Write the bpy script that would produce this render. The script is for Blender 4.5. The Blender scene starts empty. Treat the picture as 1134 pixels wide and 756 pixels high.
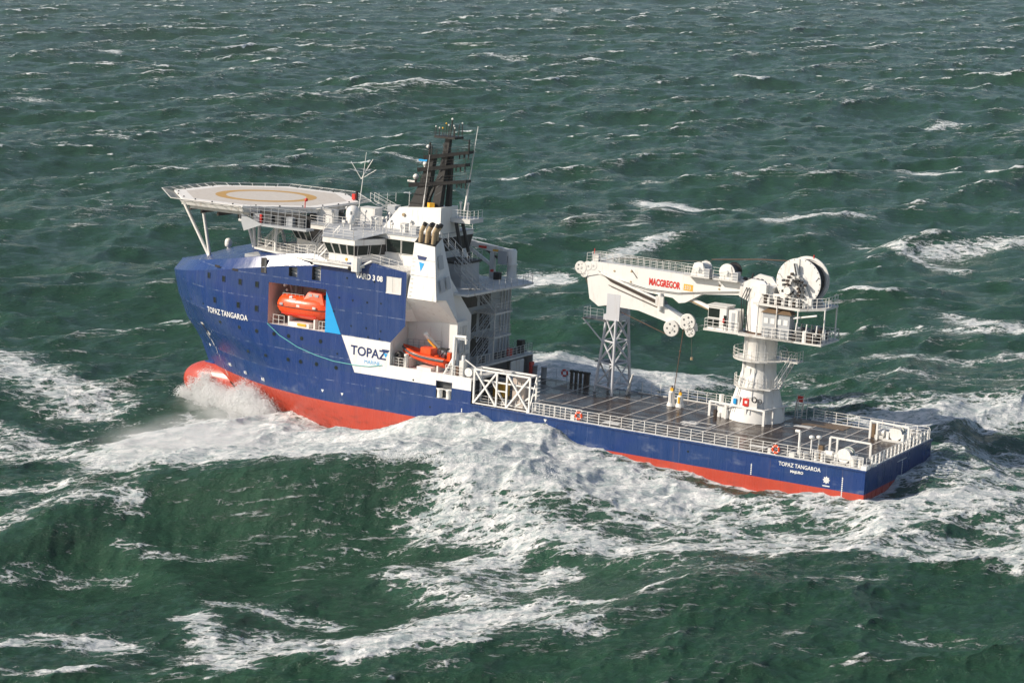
import bpy, math, random
import numpy as np
from mathutils import Matrix, Vector
from mathutils.geometry import tessellate_polygon
random.seed(7)
R = math.radians
scene = bpy.context.scene
COL = scene.collection

# ---------------------------------------------------------------- camera
CAM_H = 59.0
cam_d = bpy.data.cameras.new('camera'); cam = bpy.data.objects.new('camera', cam_d); COL.objects.link(cam)
cam.location = (0, 0, CAM_H); cam.rotation_euler = (R(90 - 10.8), 0, 0)
cam_d.lens = 36 * 2450 / 1134; cam_d.sensor_width = 36; cam_d.clip_start = 1; cam_d.clip_end = 60000
scene.camera = cam

# ---------------------------------------------------------------- ship frame: x forward, y port, z up from the keel
SR = np.array([[-0.8630615, -0.5026094, 0.05008625], [0.50372784, -0.86377789, 0.01208366], [0.03719004, 0.03565879, 0.99867179]])
SC = np.array([-77.22076982, 219.2903681, 58.74252971])
ST = np.array([0, 0, CAM_H]) - SR @ SC
SHIP = Matrix([[*SR[i], ST[i]] for i in range(3)] + [[0, 0, 0, 1]])

# ---------------------------------------------------------------- sun and sky
SUN_AZ, SUN_EL = 44, 30              # azimuth from the bow towards port, elevation
v = SR @ np.array([math.cos(R(SUN_EL)) * math.cos(R(SUN_AZ)), math.cos(R(SUN_EL)) * math.sin(R(SUN_AZ)), math.sin(R(SUN_EL))])
sun_dir = Vector(v).normalized()
sd = bpy.data.lights.new('sun', 'SUN'); sd.energy = 4.8; sd.angle = R(0.53); sd.color = (1.0, 0.90, 0.77)
so = bpy.data.objects.new('sun', sd); COL.objects.link(so); so.rotation_euler = sun_dir.to_track_quat('Z', 'Y').to_euler()
world = bpy.data.worlds.new('World'); scene.world = world; world.use_nodes = True
wn = world.node_tree; bg = wn.nodes['Background']
sky = wn.nodes.new('ShaderNodeTexSky'); sky.sky_type = 'NISHITA'; sky.sun_disc = False
sky.sun_elevation = math.asin(sun_dir.z); sky.sun_rotation = math.atan2(sun_dir.x, sun_dir.y)
sky.air_density = 1.0; sky.dust_density = 1.5; sky.ozone_density = 1.0
wn.links.new(sky.outputs[0], bg.inputs[0]); bg.inputs[1].default_value = 0.10
vs = scene.view_settings
vs.view_transform = 'Standard'; vs.look = 'None'; vs.exposure = 0.12; vs.gamma = 1.0; vs.use_curve_mapping = False
scene.render.engine = 'CYCLES'
scene.cycles.volume_step_rate = 2.0; scene.cycles.volume_max_steps = 128

# ---------------------------------------------------------------- materials
def new_mat(name):
    m = bpy.data.materials.new(name); m.use_nodes = True
    return m, m.node_tree, m.node_tree.nodes['Principled BSDF']
def node(nt, t, **k):
    n = nt.nodes.new(t)
    for a, b in k.items():
        if a == 'ins':
            for i, x in b.items(): n.inputs[i].default_value = x
        else: setattr(n, a, b)
    return n
def math_n(nt, op, a, b=None, c=None, clamp=False):
    n = nt.nodes.new('ShaderNodeMath'); n.operation = op; n.use_clamp = clamp
    for i, x in enumerate((a, b, c)):
        if x is None: continue
        if isinstance(x, (int, float)): n.inputs[i].default_value = x
        else: nt.links.new(x, n.inputs[i])
    return n.outputs[0]
def mixc(nt, fac, a, b):
    n = nt.nodes.new('ShaderNodeMix'); n.data_type = 'RGBA'
    for i, x in ((0, fac), (6, a), (7, b)):
        if isinstance(x, (int, float)): n.inputs[i].default_value = x
        elif isinstance(x, tuple): n.inputs[i].default_value = (*x, 1)[:4]
        else: nt.links.new(x, n.inputs[i])
    return n.outputs[2]
def smooth(nt, x, a, b, lo=0., hi=1.):
    n = nt.nodes.new('ShaderNodeMapRange'); n.interpolation_type = 'SMOOTHSTEP'
    nt.links.new(x, n.inputs[0])
    for i, q in ((1, a), (2, b), (3, lo), (4, hi)):
        if isinstance(q, (int, float)): n.inputs[i].default_value = q
        else: nt.links.new(q, n.inputs[i])
    return n.outputs[0]
def noise(nt, vec, scale, detail=4, rough=.5, dist=0.):
    n = nt.nodes.new('ShaderNodeTexNoise'); n.inputs['Scale'].default_value = scale; n.inputs['Detail'].default_value = detail
    n.inputs['Roughness'].default_value = rough; n.inputs['Distortion'].default_value = dist
    if vec is not None: nt.links.new(vec, n.inputs['Vector'])
    return n.outputs[0]
def mapping(nt, vec, scale=(1, 1, 1), rot=(0, 0, 0), loc=(0, 0, 0)):
    n = nt.nodes.new('ShaderNodeMapping'); n.inputs['Scale'].default_value = scale; n.inputs['Rotation'].default_value = rot; n.inputs['Location'].default_value = loc
    nt.links.new(vec, n.inputs[0]); return n.outputs[0]
def objco(nt): return nt.nodes.new('ShaderNodeTexCoord').outputs['Object']
# ================================================================ the sea
def tile_fft(N, L, lo, hi, wind, seed, target_std, chop, spread=3.0, Lp=66.0):
    rng = np.random.default_rng(seed)
    k1 = 2 * np.pi * np.fft.fftfreq(N, L / N)
    kx, ky = np.meshgrid(k1, k1)                       # index [iy, ix]
    k = np.hypot(kx, ky); k[0, 0] = 1
    c = (kx * wind[0] + ky * wind[1]) / k
    kp = 2 * np.pi / Lp
    P = np.exp(-1.25 * (kp / k) ** 2) / k ** 4 * (np.clip(c, 0, 1) ** (2 * spread) + 0.10 * np.abs(c) ** 2 + .015)
    lam = 2 * np.pi / k
    P = P * (1 / (1 + np.exp(-(lam - lo) / (.08 * lo)))) * (1 / (1 + np.exp((lam - hi) / (.08 * hi)))); P[0, 0] = 0
    h = (rng.normal(size=(N, N)) + 1j * rng.normal(size=(N, N))) * np.sqrt(P)
    hr = np.fft.ifft2(h).real
    s = 1.0 if target_std is None else target_std / hr.std()
    h = h * s
    f = lambda a: np.fft.ifft2(a).real
    H = f(h); DX = f(-1j * kx / k * h); DY = f(-1j * ky / k * h)
    Dxx = f(kx * kx / k * h); Dyy = f(ky * ky / k * h); Dxy = f(kx * ky / k * h)
    return H, -chop * DX, -chop * DY, (1 - chop * Dxx), (1 - chop * Dyy), -chop * Dxy, s

def sample(T, L, x, y):
    N = T.shape[0]
    u = (x / L * N) % N; v = (y / L * N) % N
    i = np.floor(u).astype(np.int32); j = np.floor(v).astype(np.int32); fu = (u - i).astype(np.float32); fv = (v - j).astype(np.float32)
    i %= N; j %= N; i1 = (i + 1) % N; j1 = (j + 1) % N
    return (T[j, i] * (1 - fu) + T[j, i1] * fu) * (1 - fv) + (T[j1, i] * (1 - fu) + T[j1, i1] * fu) * fv

WIND = (math.cos(R(-58)), math.sin(R(-58)))
LB, NB = 930.0, 1024
SWELL_STD = 1.12
big = tile_fft(NB, LB, 24, 400, WIND, 11, SWELL_STD, 1.2, Lp=82.)
def rel_std(lo, hi): return None
# middle and short bands share one spectrum level with the swell
mid = tile_fft(NB, LB, 8, 24, WIND, 12, 0.38, 1.15, spread=1.6)
sml = tile_fft(NB, LB, 2.4, 8, WIND, 13, 0.18, 1.0, spread=1.2)
LS, NS = 118.0, 512
fin = tile_fft(NS, LS, .6, 2.4, WIND, 14, 0.055, .9, spread=.7)

# whitecap coverage from how far the surface folds, dragged downwind into streaks
Jxx = big[3] + mid[3] + sml[3] - 2; Jyy = big[4] + mid[4] + sml[4] - 2; Jxy = big[5] + mid[5] + sml[5]
J = Jxx * Jyy - Jxy * Jxy
qa, qb = np.quantile(J, (.045, .007)); fold = np.clip((qa - J) / (qa - qb), 0, 1.25).astype(np.float32)
acc = fold.copy()
for k in range(1, 24):
    sx = -.8 * k; sy = -.05 * k + .35 * k
    acc = np.maximum(acc, np.roll(fold, (int(round(sy)), int(round(sx))), axis=(0, 1)) * (0.93 ** k) * .8)
cap_tile = acc
Jb = big[3] * big[4] - big[5] ** 2

def seg_dist(x, y, pts):
    """distance to a polyline, signed side, interpolated third value"""
    best = np.full(x.shape, 1e9, np.float32); side = np.zeros_like(best); val = np.zeros_like(best); cap = np.zeros_like(best)
    for (a, b) in zip(pts[:-1], pts[1:]):
        ax, ay, az = a; bx, by, bz = b
        dx, dy = bx - ax, by - ay; L2 = dx * dx + dy * dy
        t = np.clip(((x - ax) * dx + (y - ay) * dy) / L2, 0, 1)
        px, py = x - (ax + t * dx), y - (ay + t * dy)
        d = np.hypot(px, py); m = d < best
        best = np.where(m, d, best); side = np.where(m, np.sign(dx * py - dy * px), side); val = np.where(m, az + t * (bz - az), val)
    if all(p[0] < q_[0] for p, q_ in zip(pts[:-1], pts[1:])): val = np.interp(x, [p[0] for p in pts], [p[2] for p in pts]).astype(np.float32)
    return best, side, val
def poly_sd(x, y, pts):
    """signed distance to polygon, positive inside"""
    d, _, _ = seg_dist(x, y, [p + (0,) for p in pts] + [pts[0] + (0,)])
    ins = np.zeros(x.shape, bool); n = len(pts)
    for i in range(n):
        x1, y1 = pts[i]; x2, y2 = pts[(i + 1) % n]
        if y1 == y2: continue
        c = ((y1 > y) != (y2 > y)) & (x < (x2 - x1) * (y - y1) / (y2 - y1) + x1); ins ^= c
    return np.where(ins, d, -d)
def sstep(x, a, b):
    t = np.clip((x - a) / (b - a), 0, 1); return t * t * (3 - 2 * t)

CREST = [(-62, 207.6, 0), (-48.4, 210.3, 1), (-45.4, 213.6, 1.8), (-42.0, 215.2, 2.5), (-36.9, 217.7, 3.7), (-29.6, 219.2, 4.3), (-21.3, 219.6, 4.6), (-13.9, 222.3, 4.7), (-9.2, 222.6, 4.6), (-4.5, 222.6, 4.4), (0.3, 223.9, 3.8), (4.9, 220.5, 2.8), (11.3, 216.7, 1.5), (17.5, 214.1, 0.6), (26, 211.6, 0)]
MOUND = [(-24, 246, .8), (-16, 243.5, 1.9), (-11.3, 241.8, 2.6), (-8.7, 240.6, 3.0), (-4.7, 240.5, 3.1), (-0.7, 240.1, 3.1), (3.3, 235.7, 3.0), (7.1, 233.1, 2.5), (10.1, 233.1, 1.9), (14.7, 229.4, 1.3), (21, 227, .5), (28, 224, 0)]
TROUGH = [(-50, 200, 0), (-44, 201, -1.2), (-35.9, 204.3, -2.4), (-22.8, 204.8, -3.0), (-12.1, 207, -2.6), (-4.3, 208, -1.2), (4, 208, -.3)]
RIDGE2 = [(-8, 217, 0), (-0.6, 213.9, 1.0), (4.6, 208.2, 1.4), (10.5, 203.6, 1.2), (16.4, 201.6, .9), (26, 200, .5), (36, 196, 0)]
STBD = [(-14, 282, 1.2), (-6, 287.9, 2.4), (0, 289.9, 2.8), (6.4, 289.8, 2.8), (13.5, 287.9, 2.4), (20, 286.8, 1.6), (30, 286, 0)]
SHADE = [(8, 283, -.8), (18, 280, -1.6), (30, 276, -1.6), (44, 272, -.6)]

STERN = [(14, 229, .3), (22, 225.5, 1.0), (30, 222, 1.6), (37, 218.6, 2.3), (42, 222, 2.5), (47, 233, 2.4), (52, 246, 2.0), (56, 254, .4)]
R3 = [(-53.1, 199.9, 0), (-48.8, 203.6, 0.9), (-43.1, 209.3, 1.2), (-36.5, 207.3, 1.2), (-30.0, 198.5, 0.9), (-25.1, 186.0, 0.5), (-22.0, 173.8, 0)]
R4 = [(-25.4, 188.7, 0), (-19.5, 194.1, 0.9), (-12.4, 199.3, 1.1), (-5.6, 196.4, 0.9), (0.2, 191.4, 0)]
R5 = [(-0.5, 173.8, 0), (8.7, 181.0, 0.8), (16.8, 185.5, 1.0), (26.1, 184.5, 0.8), (36.0, 178.5, 0)]
def lee(x, y, pts, a, b):
    yl = np.interp(x, [p[0] for p in pts], [p[1] for p in pts]); t = np.clip((y - yl + 4) / 8, 0, 1); t = t * t * (3 - 2 * t); return a + (b - a) * t
def sea_height(x, y):
    """the seas raised by the ship, on top of the wind sea; near = how much of the wind sea is replaced"""
    d, s, z = seg_dist(x, y, CREST)
    w = lee(x, y, CREST, 6.5, 15.)                       # steep on the camera side
    h = z * np.exp(-(d / w) ** 2)
    d2, s2, z2 = seg_dist(x, y, MOUND); hm = z2 * np.exp(-(d2 / 8.5) ** 2); h = np.maximum(h, hm) + .25 * np.minimum(h, hm)
    d3, s3, z3 = seg_dist(x, y, TROUGH); h = h + z3 * np.exp(-(d3 / 12.) ** 2)
    d4, s4, z4 = seg_dist(x, y, RIDGE2); h = h + z4 * np.exp(-(d4 / lee(x, y, RIDGE2, 3.5, 7.)) ** 2)
    d5, s5, z5 = seg_dist(x, y, STBD); h = h + z5 * np.exp(-(d5 / lee(x, y, STBD, 5., 9.)) ** 2)
    d6, s6, z6 = seg_dist(x, y, SHADE); h = h + z6 * np.exp(-(d6 / 9.) ** 2)
    d7, s7, z7 = seg_dist(x, y, STERN); h = h + z7 * np.exp(-(d7 / 8.) ** 2)
    for P3 in (R3, R4, R5):
        d8, s8, z8 = seg_dist(x, y, P3); h = h + z8 * np.exp(-(d8 / lee(x, y, P3, 3., 6.)) ** 2)
    near = np.exp(-(np.hypot((x + 2) / 62., (y - 238) / 42.)) ** 4)
    return h, near, d, d2

PLATEAU = [(-50.2, 240.8), (-46, 226.6), (-40.6, 218.1), (-29.7, 220.2), (-21.2, 220.0), (-13.9, 221.6), (-9.2, 221.2), (-6.9, 214.8), (-0.6, 215.0), (7.4, 215.3), (17.3, 213.4), (25.4, 220.4), (14.8, 230.6), (9.6, 233.8), (3.3, 240.7), (-4.7, 245.0), (-12.9, 250.2), (-21.5, 256.9), (-33.5, 262.2), (-40.5, 265.9), (-44.6, 256.6), (-47.4, 247.3)]
BAND = [(-11.1, 224.9), (-6.5, 230.6), (0.3, 221.2), (7.2, 206.1), (6.8, 194.1), (1.8, 181.0), (-1.9, 166.0), (-11.7, 163.1), (-16.8, 166.0), (-16.5, 178.5), (-10.1, 187.3), (-6.5, 199.9), (-8.7, 212.6)]
WASH = [(6.6, 214.2), (17.9, 219.4), (29.0, 219.4), (36.8, 222.3), (46.6, 234.6), (61.9, 240.8), (49.8, 191.4), (36.4, 198.5), (26.8, 202.3), (16.8, 206.1), (9.8, 204.5)]
STREAKS = [  # polyline, width, strength
    ([(-8.1, 213.7), (2.9, 210.3), (11.6, 206.1), (20.4, 206.6), (29.0, 205.1), (36.9, 201.4), (47.0, 195.6), (60, 192)], 3.4, .74),
    ([(6, 218), (16, 213), (26, 211), (36, 208), (46, 205), (62, 199)], 5., .66),
    ([(-2, 215), (6, 208), (14, 200), (18, 192)], 4.5, .46),
    ([(30.0, 221.8), (36, 215.5), (43.0, 216.4), (50, 219.9), (60.0, 220.6)], 4., .70),
    ([(40, 229), (50, 231), (64, 232)], 5.0, .68),
    ([(46, 238), (56, 241), (68, 243)], 5.0, .62),
    ([(44.0, 249.3), (53.9, 253.9), (66.0, 258.2)], 4.6, .92),
    ([(56, 262), (66, 268), (76, 270)], 4.6, .62),
    ([(-14, 284), (-2, 287.9), (6.4, 289.8), (13.5, 287.9), (19, 286.8)], 6.5, 1.15),
    ([(-6, 279), (4, 280), (14, 277), (22, 275)], 5, .82),
    ([(3.9, 280.9), (14.1, 274.4), (25.9, 268.5), (37.1, 266.5), (47.3, 261.4), (67.0, 261.7)], 6.0, .60),
    ([(22, 288), (40, 282), (58, 278), (75, 284)], 4.5, .50),
    ([(50, 300), (62, 297), (80, 305)], 4.0, .60), ([(56, 320), (70, 317), (84, 322)], 4.0, .60),
    ([(-20.0, 178.5), (-14.5, 175.0), (-8.2, 174.0), (-4.2, 178.5)], 4.4, .84),
    ([(-27.5, 186.0), (-24.8, 177.8), (-22.6, 166.0)], 2.0, .70),
    ([(-9, 200), (-4, 192), (1, 184), (4, 176)], 4.2, .60),
    ([(-26, 190.5), (-21, 189.0), (-16.0, 187)], 1.8, .60),
    ([(-47.1, 174.5), (-40.1, 179.0), (-32.8, 176.3)], 2.8, .70),
    ([(-69.6, 294.9), (-61.6, 283.8), (-52.1, 268.5)], 6.0, .72), ([(-74, 262), (-62, 258), (-52, 250)], 3.0, .62),
    ([(-64.9, 252.6), (-55.5, 246.9), (-49, 241)], 4.5, .66),
    ([(-54.1, 205.3), (-46.2, 212.9), (-38.8, 213.9)], 2.6, .62), ([(-56, 220), (-50, 222), (-44, 220)], 2.2, .62),
    ([(-52, 196), (-44, 201), (-37, 202)], 1.8, .52), ([(-38, 207), (-33, 206), (-29, 207)], 1.6, .52),
    ([(4, 190), (9, 187.5), (13, 189)], .6, .72), ([(18, 190), (26, 188), (33, 190)], 1.4, .42), ([(30, 176), (38, 175)], 1.6, .45),
    ([(10, 226), (20, 221), (28, 217)], 2.6, .66),
    ([(-4.1, 366.7), (2, 371), (8.2, 373.5)], 3.2, .95), ([(13.1, 380), (20, 392), (29.1, 404.0)], 2.8, .80),
    ([(32.4, 469.9), (42, 462), (50, 452.8)], 5.5, 1.05), ([(49.8, 427.6), (60, 431), (70, 434)], 4.0, .72),
    ([(66.5, 405.6), (70, 395), (77.6, 381.6)], 3.2, .72), ([(93.1, 525), (108.4, 515.6)], 4.5, .75),
    ([(123.6, 763.5), (129, 770), (135.3, 771.6)], 5.5, 1.0), ([(117, 650), (126, 658), (135, 671)], 4, .7),
    ([(-141.4, 814.8), (-126.1, 806)], 5, .7), ([(-187.8, 991.7), (-175.4, 985)], 6, .75), ([(-18.7, 960), (1.1, 940)], 6, .62),
    ([(31, 1466), (66, 1446)], 9, .7), ([(-162, 740), (-139, 733)], 5, .62), ([(68, 326), (78, 315), (88, 312)], 4.5, .72), ([(76.9, 394), (94.8, 405.6)], 4, .75),
    ([(-55.7, 792), (-45.5, 788.3)], 4, .7), ([(-30, 560), (-18, 556)], 3.5, .6), ([(-120, 600), (-104, 592)], 4, .55), ([(-90, 470), (-80, 462)], 3, .55),
]

h0 = CAM_H
NC = 1350
rr = [95.]
while rr[-1] < 1750: r0 = rr[-1]; rr.append(r0 + min((r0 * r0 + h0 * h0) / h0 / 2150, 1.5 + max(0, r0 - 600) / 750))
rr = np.concatenate([rr, np.geomspace(1756, 9000, 90)]); NR = len(rr)
ang = np.linspace(R(-21), R(21), NC)
RR, AA = np.meshgrid(rr, ang, indexing='ij')
X0 = (RR * np.sin(AA)).astype(np.float64); Y0 = (RR * np.cos(AA)).astype(np.float64)
dr = np.gradient(rr)[:, None]
sh, near, dcrest, dmound = sea_height(X0.astype(np.float32), Y0.astype(np.float32))
wb = 1 - .66 * near
fore = np.exp(-(np.hypot((X0 + 18) / 44., (Y0 - 198) / 34.)) ** 4)
wmid = (1 - sstep(dr, 4, 11)) * (1 - .25 * near) * (1 - .5 * fore); wsml = (1 - sstep(dr, 1.3, 4.)) * (1 - .35 * fore); wfin = 1 - sstep(dr, .35, 1.1)
hx = np.zeros_like(X0); hy = np.zeros_like(X0); hz = np.zeros_like(X0)
for T, L, w in ((big, LB, wb), (mid, LB, wmid), (sml, LB, wsml), (fin, LS, wfin)):
    hz += w * sample(T[0], L, X0, Y0); hx += w * sample(T[1], L, X0, Y0); hy += w * sample(T[2], L, X0, Y0)
hx *= 1 - .45 * fore; hy *= 1 - .45 * fore
hz += sh
cap = sample(cap_tile, LB, X0, Y0) * (1 - .75 * near) 
patchy0 = .5 + .5 * np.clip(sample(big[0], LB, X0 * .37 + 77, Y0 * .37 + 220) / .98, -1.2, 1.2) / 1.2
foam = cap * (.62 + .55 * patchy0)
xf, yf = X0.astype(np.float32), Y0.astype(np.float32)
pl = poly_sd(xf, yf, PLATEAU)
plate = sstep(pl, -5.5, 6.5) * 1.12
foam = np.maximum(foam, plate)
patchy = .5 + .5 * np.clip(sample(big[0], LB, X0 * 5.1 + 77, Y0 * 5.1 + 20) / .98 + sample(mid[0], LB, X0 * 2.3 + 5, Y0 * 2.3 + 40) / .44 * .6, -1.4, 1.4) / 1.4
bt = poly_sd(xf, yf, BAND); foam = np.maximum(foam, sstep(bt, -4.5, 4.) * (.40 + .42 * patchy))
wa = poly_sd(xf, yf, WASH); foam = np.maximum(foam, sstep(wa, -5, 5) * (.40 + .40 * patchy))
stre = np.zeros_like(xf)
for pts, w, s in STREAKS:
    lx = [p[0] for p in pts]; ly = [p[1] for p in pts]
    m = (xf > min(lx) - 4 * w) & (xf < max(lx) + 4 * w) & (yf > min(ly) - 4 * w) & (yf < max(ly) + 4 * w)
    if not m.any(): continue
    d, _, _ = seg_dist(xf[m], yf[m], [p + (0,) for p in pts])
    stre[m] = np.maximum(stre[m], s * np.exp(-(d / (w * (1.35 if np.mean(ly) < 300 else 1.1))) ** 2 * .8))
foam = np.maximum(foam, stre)
# thin foam clings everywhere around the ship
foam = np.maximum(foam, .36 * np.exp(-np.hypot((X0 - 6) / 60., (Y0 - 225) / 42.) ** 4))
# foam piles up: fractal lumps where it is thick
lump = np.abs(sample(sml[0], LB, X0 * .7 + 31, Y0 * .7 + 9)) * .8 + np.abs(sample(sml[0], LB, X0 * 2.3 + 3, Y0 * 2.3 + 9)) * .45 + sample(fin[0], LS, X0 * .9, Y0 * .9 + 3) * 1.2
rough_w = .35 + .65 * sstep(X0, -17., -4.)
hz += lump * rough_w * np.clip(plate + .8 * np.clip(stre - .6, 0, 1), 0, 1) * wfin
crest_v = (wmid * sample(mid[0], LB, X0, Y0) / .44 + wsml * .7 * sample(sml[0], LB, X0, Y0) / .18 + .7 * sample(big[0], LB, X0, Y0) / .98)
# the water does not rise inside the hull
inv = SR.T
px = X0 + hx; py = Y0 + hy
sx = SR[0, 0] * (px - ST[0]) + SR[1, 0] * (py - ST[1]) + SR[2, 0] * (0 - ST[2])
sy = SR[0, 1] * (px - ST[0]) + SR[1, 1] * (py - ST[1]) + SR[2, 1] * (0 - ST[2])
inside = np.minimum(np.minimum(sx - 1.2, 84 - sx), 8.6 - np.abs(sy) - np.clip((sx - 66) * .42, 0, 9))
k = sstep(inside, 0., 1.2)
hz = hz * (1 - k) + np.minimum(hz, -.5) * k
hull_d = np.minimum(-inside, 50)
foam = np.maximum(foam, .8 * np.exp(-(np.clip(hull_d - 1.3, 0, 99) / 1.6) ** 2) * (1 - k))
co = np.stack([X0 + hx, Y0 + hy, hz], -1).astype(np.float32)
me = bpy.data.meshes.new('sea_water')
nv = NR * NC; nf = (NR - 1) * (NC - 1)
me.vertices.add(nv); me.vertices.foreach_set('co', co.ravel())
ii = np.arange(nv).reshape(NR, NC)
q = np.stack([ii[:-1, :-1], ii[:-1, 1:], ii[1:, 1:], ii[1:, :-1]], -1).reshape(-1, 4).astype(np.int32)
me.loops.add(nf * 4); me.loops.foreach_set('vertex_index', q.ravel())
me.polygons.add(nf); me.polygons.foreach_set('loop_start', np.arange(0, nf * 4, 4, dtype=np.int32)); me.polygons.foreach_set('loop_total', np.full(nf, 4, np.int32))
me.polygons.foreach_set('use_smooth', np.ones(nf, bool))
a = me.attributes.new('foam', 'FLOAT', 'POINT'); a.data.foreach_set('value', foam.astype(np.float32).ravel())
a = me.attributes.new('crest', 'FLOAT', 'POINT'); a.data.foreach_set('value', crest_v.astype(np.float32).ravel())
me.update()

m, nt, bs = new_mat('sea_water')
geo = nt.nodes.new('ShaderNodeNewGeometry').outputs['Position']
att = node(nt, 'ShaderNodeAttribute', attribute_name='foam').outputs['Fac']
cr = node(nt, 'ShaderNodeAttribute', attribute_name='crest').outputs['Fac']
wind_v = mapping(nt, geo, rot=(0, 0, R(-9)))            # x runs along the wind streaks
crest_vec = mapping(nt, geo, rot=(0, 0, R(-30)))        # x runs along the wave crests
n1 = noise(nt, mapping(nt, wind_v, scale=(.38, 1, 1)), .62, 9, .70, .25)       # foam body
def lace(scale, warp, stretch, width):
    v_ = mapping(nt, wind_v, scale=(stretch, 1, 1)); nn = nt.nodes.new('ShaderNodeTexNoise'); nn.inputs['Scale'].default_value = scale * .9; nn.inputs['Detail'].default_value = 4; nt.links.new(v_, nn.inputs['Vector'])
    a1 = nt.nodes.new('ShaderNodeVectorMath'); a1.operation = 'SCALE'; a1.inputs['Scale'].default_value = warp; nt.links.new(nn.outputs['Color'], a1.inputs[0])
    a2 = nt.nodes.new('ShaderNodeVectorMath'); a2.operation = 'ADD'; nt.links.new(v_, a2.inputs[0]); nt.links.new(a1.outputs[0], a2.inputs[1])
    vo = nt.nodes.new('ShaderNodeTexVoronoi'); vo.feature = 'DISTANCE_TO_EDGE'; vo.inputs['Scale'].default_value = scale; nt.links.new(a2.outputs[0], vo.inputs['Vector'])
    return smooth(nt, vo.outputs['Distance'], 0, width, 1, 0)
ridge = lace(.75, 2.2, .5, .30)
body = math_n(nt, 'ADD', math_n(nt, 'MULTIPLY', math_n(nt, 'SUBTRACT', n1, .5), 2.3), .5)
ridge2 = lace(2.3, .8, .6, .30)
pat = math_n(nt, 'ADD', math_n(nt, 'ADD', math_n(nt, 'MULTIPLY', body, .58), math_n(nt, 'MULTIPLY', ridge, .24)), math_n(nt, 'MULTIPLY', ridge2, .18))
lo_ = math_n(nt, 'SUBTRACT', 1.02, att)
fmask = smooth(nt, pat, lo_, math_n(nt, 'ADD', lo_, .20))
# thin spindrift flecks and streaks over all the water, thickest on the crests
sn = noise(nt, mapping(nt, wind_v, scale=(.11, 1, 1)), .85, 8, .68, .5)
sn2 = noise(nt, mapping(nt, wind_v, scale=(.30, 1, 1)), 3.4, 5, .7, .8)
sbig = noise(nt, geo, .018, 4, .6)
drive = math_n(nt, 'ADD', math_n(nt, 'ADD', math_n(nt, 'MULTIPLY', sn, .62), math_n(nt, 'MULTIPLY', sn2, .38)), math_n(nt, 'ADD', math_n(nt, 'MULTIPLY', cr, .022), math_n(nt, 'MULTIPLY', math_n(nt, 'SUBTRACT', sbig, .5), .22)))
streak = math_n(nt, 'MULTIPLY', smooth(nt, drive, .572, .648), .92)
ftot = math_n(nt, 'MAXIMUM', fmask, streak)
aer = smooth(nt, att, .2, 1.0)                         # aerated water is paler and greener
big_n = noise(nt, geo, .012, 3, .5)
deep = mixc(nt, big_n, (.017, .056, .031), (.026, .082, .042))
wat = mixc(nt, math_n(nt, 'MULTIPLY', aer, .55), deep, (.085, .20, .145))
fn = noise(nt, mapping(nt, wind_v, scale=(.45, 1, 1)), 1.1, 8, .72, .8)
foamc = mixc(nt, math_n(nt, 'MULTIPLY', smooth(nt, fn, .36, .60), smooth(nt, math_n(nt, 'ADD', ridge, ridge2), -.6, 1.1)), (.44, .52, .52), (.93, .93, .91))  # foam tone varies; the blue-grey of its shadows is mixed into the colour
nt.links.new(mixc(nt, ftot, wat, foamc), bs.inputs['Base Color'])
nt.links.new(smooth(nt, ftot, 0, .6, .11, .8), bs.inputs['Roughness'])
bs.inputs['IOR'].default_value = 1.333
nt.links.new(smooth(nt, ftot, 0, .6, .5, .10), bs.inputs['Specular IOR Level'])
r1 = noise(nt, mapping(nt, crest_vec, scale=(.45, 1, 1)), 1.15, 9, .70, .35)
r2 = noise(nt, mapping(nt, crest_vec, scale=(.5, 1, 1)), .28, 5, .6, .3)
r3 = noise(nt, mapping(nt, crest_vec, scale=(.6, 1, 1)), 4.5, 5, .65, .3)
r1 = math_n(nt, 'ADD', r1, math_n(nt, 'MULTIPLY', r3, .22))
hb = math_n(nt, 'ADD', math_n(nt, 'MULTIPLY', r1, .42), math_n(nt, 'MULTIPLY', r2, .75))
hb = math_n(nt, 'ADD', hb, math_n(nt, 'MULTIPLY', math_n(nt, 'MULTIPLY', ftot, fn), .5))
bump = node(nt, 'ShaderNodeBump'); bump.inputs['Strength'].default_value = 1.0; bump.inputs['Distance'].default_value = 1.0
nt.links.new(hb, bump.inputs['Height']); nt.links.new(bump.outputs[0], bs.inputs['Normal'])
me.materials.append(m)
sea = bpy.data.objects.new('sea_water', me); COL.objects.link(sea); sea['kind'] = 'structure'
# ================================================================ painted surfaces
def paint(name, col, rough=.45, var=.10, bump=.006, dirt=0., dirtcol=(.30, .20, .12), scale=.6, spec=.5):
    m, nt, bs = new_mat(name); oc = objco(nt)
    n = noise(nt, oc, scale, 6, .6); n2 = noise(nt, mapping(nt, oc, scale=(1, 1, .14)), 1.6, 5, .65)
    c = mixc(nt, n, tuple(x * (1 - var) for x in col), tuple(min(1, x * (1 + var)) for x in col))
    if dirt: c = mixc(nt, math_n(nt, 'MULTIPLY', smooth(nt, n2, .52, .78), dirt), c, dirtcol)
    nt.links.new(c, bs.inputs['Base Color'])
    nt.links.new(smooth(nt, n2, .3, .8, rough * .8, min(1, rough * 1.3)), bs.inputs['Roughness'])
    bs.inputs['Specular IOR Level'].default_value = spec
    b = node(nt, 'ShaderNodeBump'); b.inputs['Strength'].default_value = .6; b.inputs['Distance'].default_value = bump * 4
    nt.links.new(noise(nt, oc, 1.3, 3), b.inputs['Height']); nt.links.new(b.outputs[0], bs.inputs['Normal'])
    return m
WHITE = paint('white_paint', (.79, .775, .74), .45, .07, dirt=.42)
WHITE2 = paint('weathered_white_paint', (.66, .65, .62), .55, .12, dirt=.55)
GREY = paint('light_grey_paint', (.40, .42, .44), .5, .10, dirt=.3)
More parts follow.
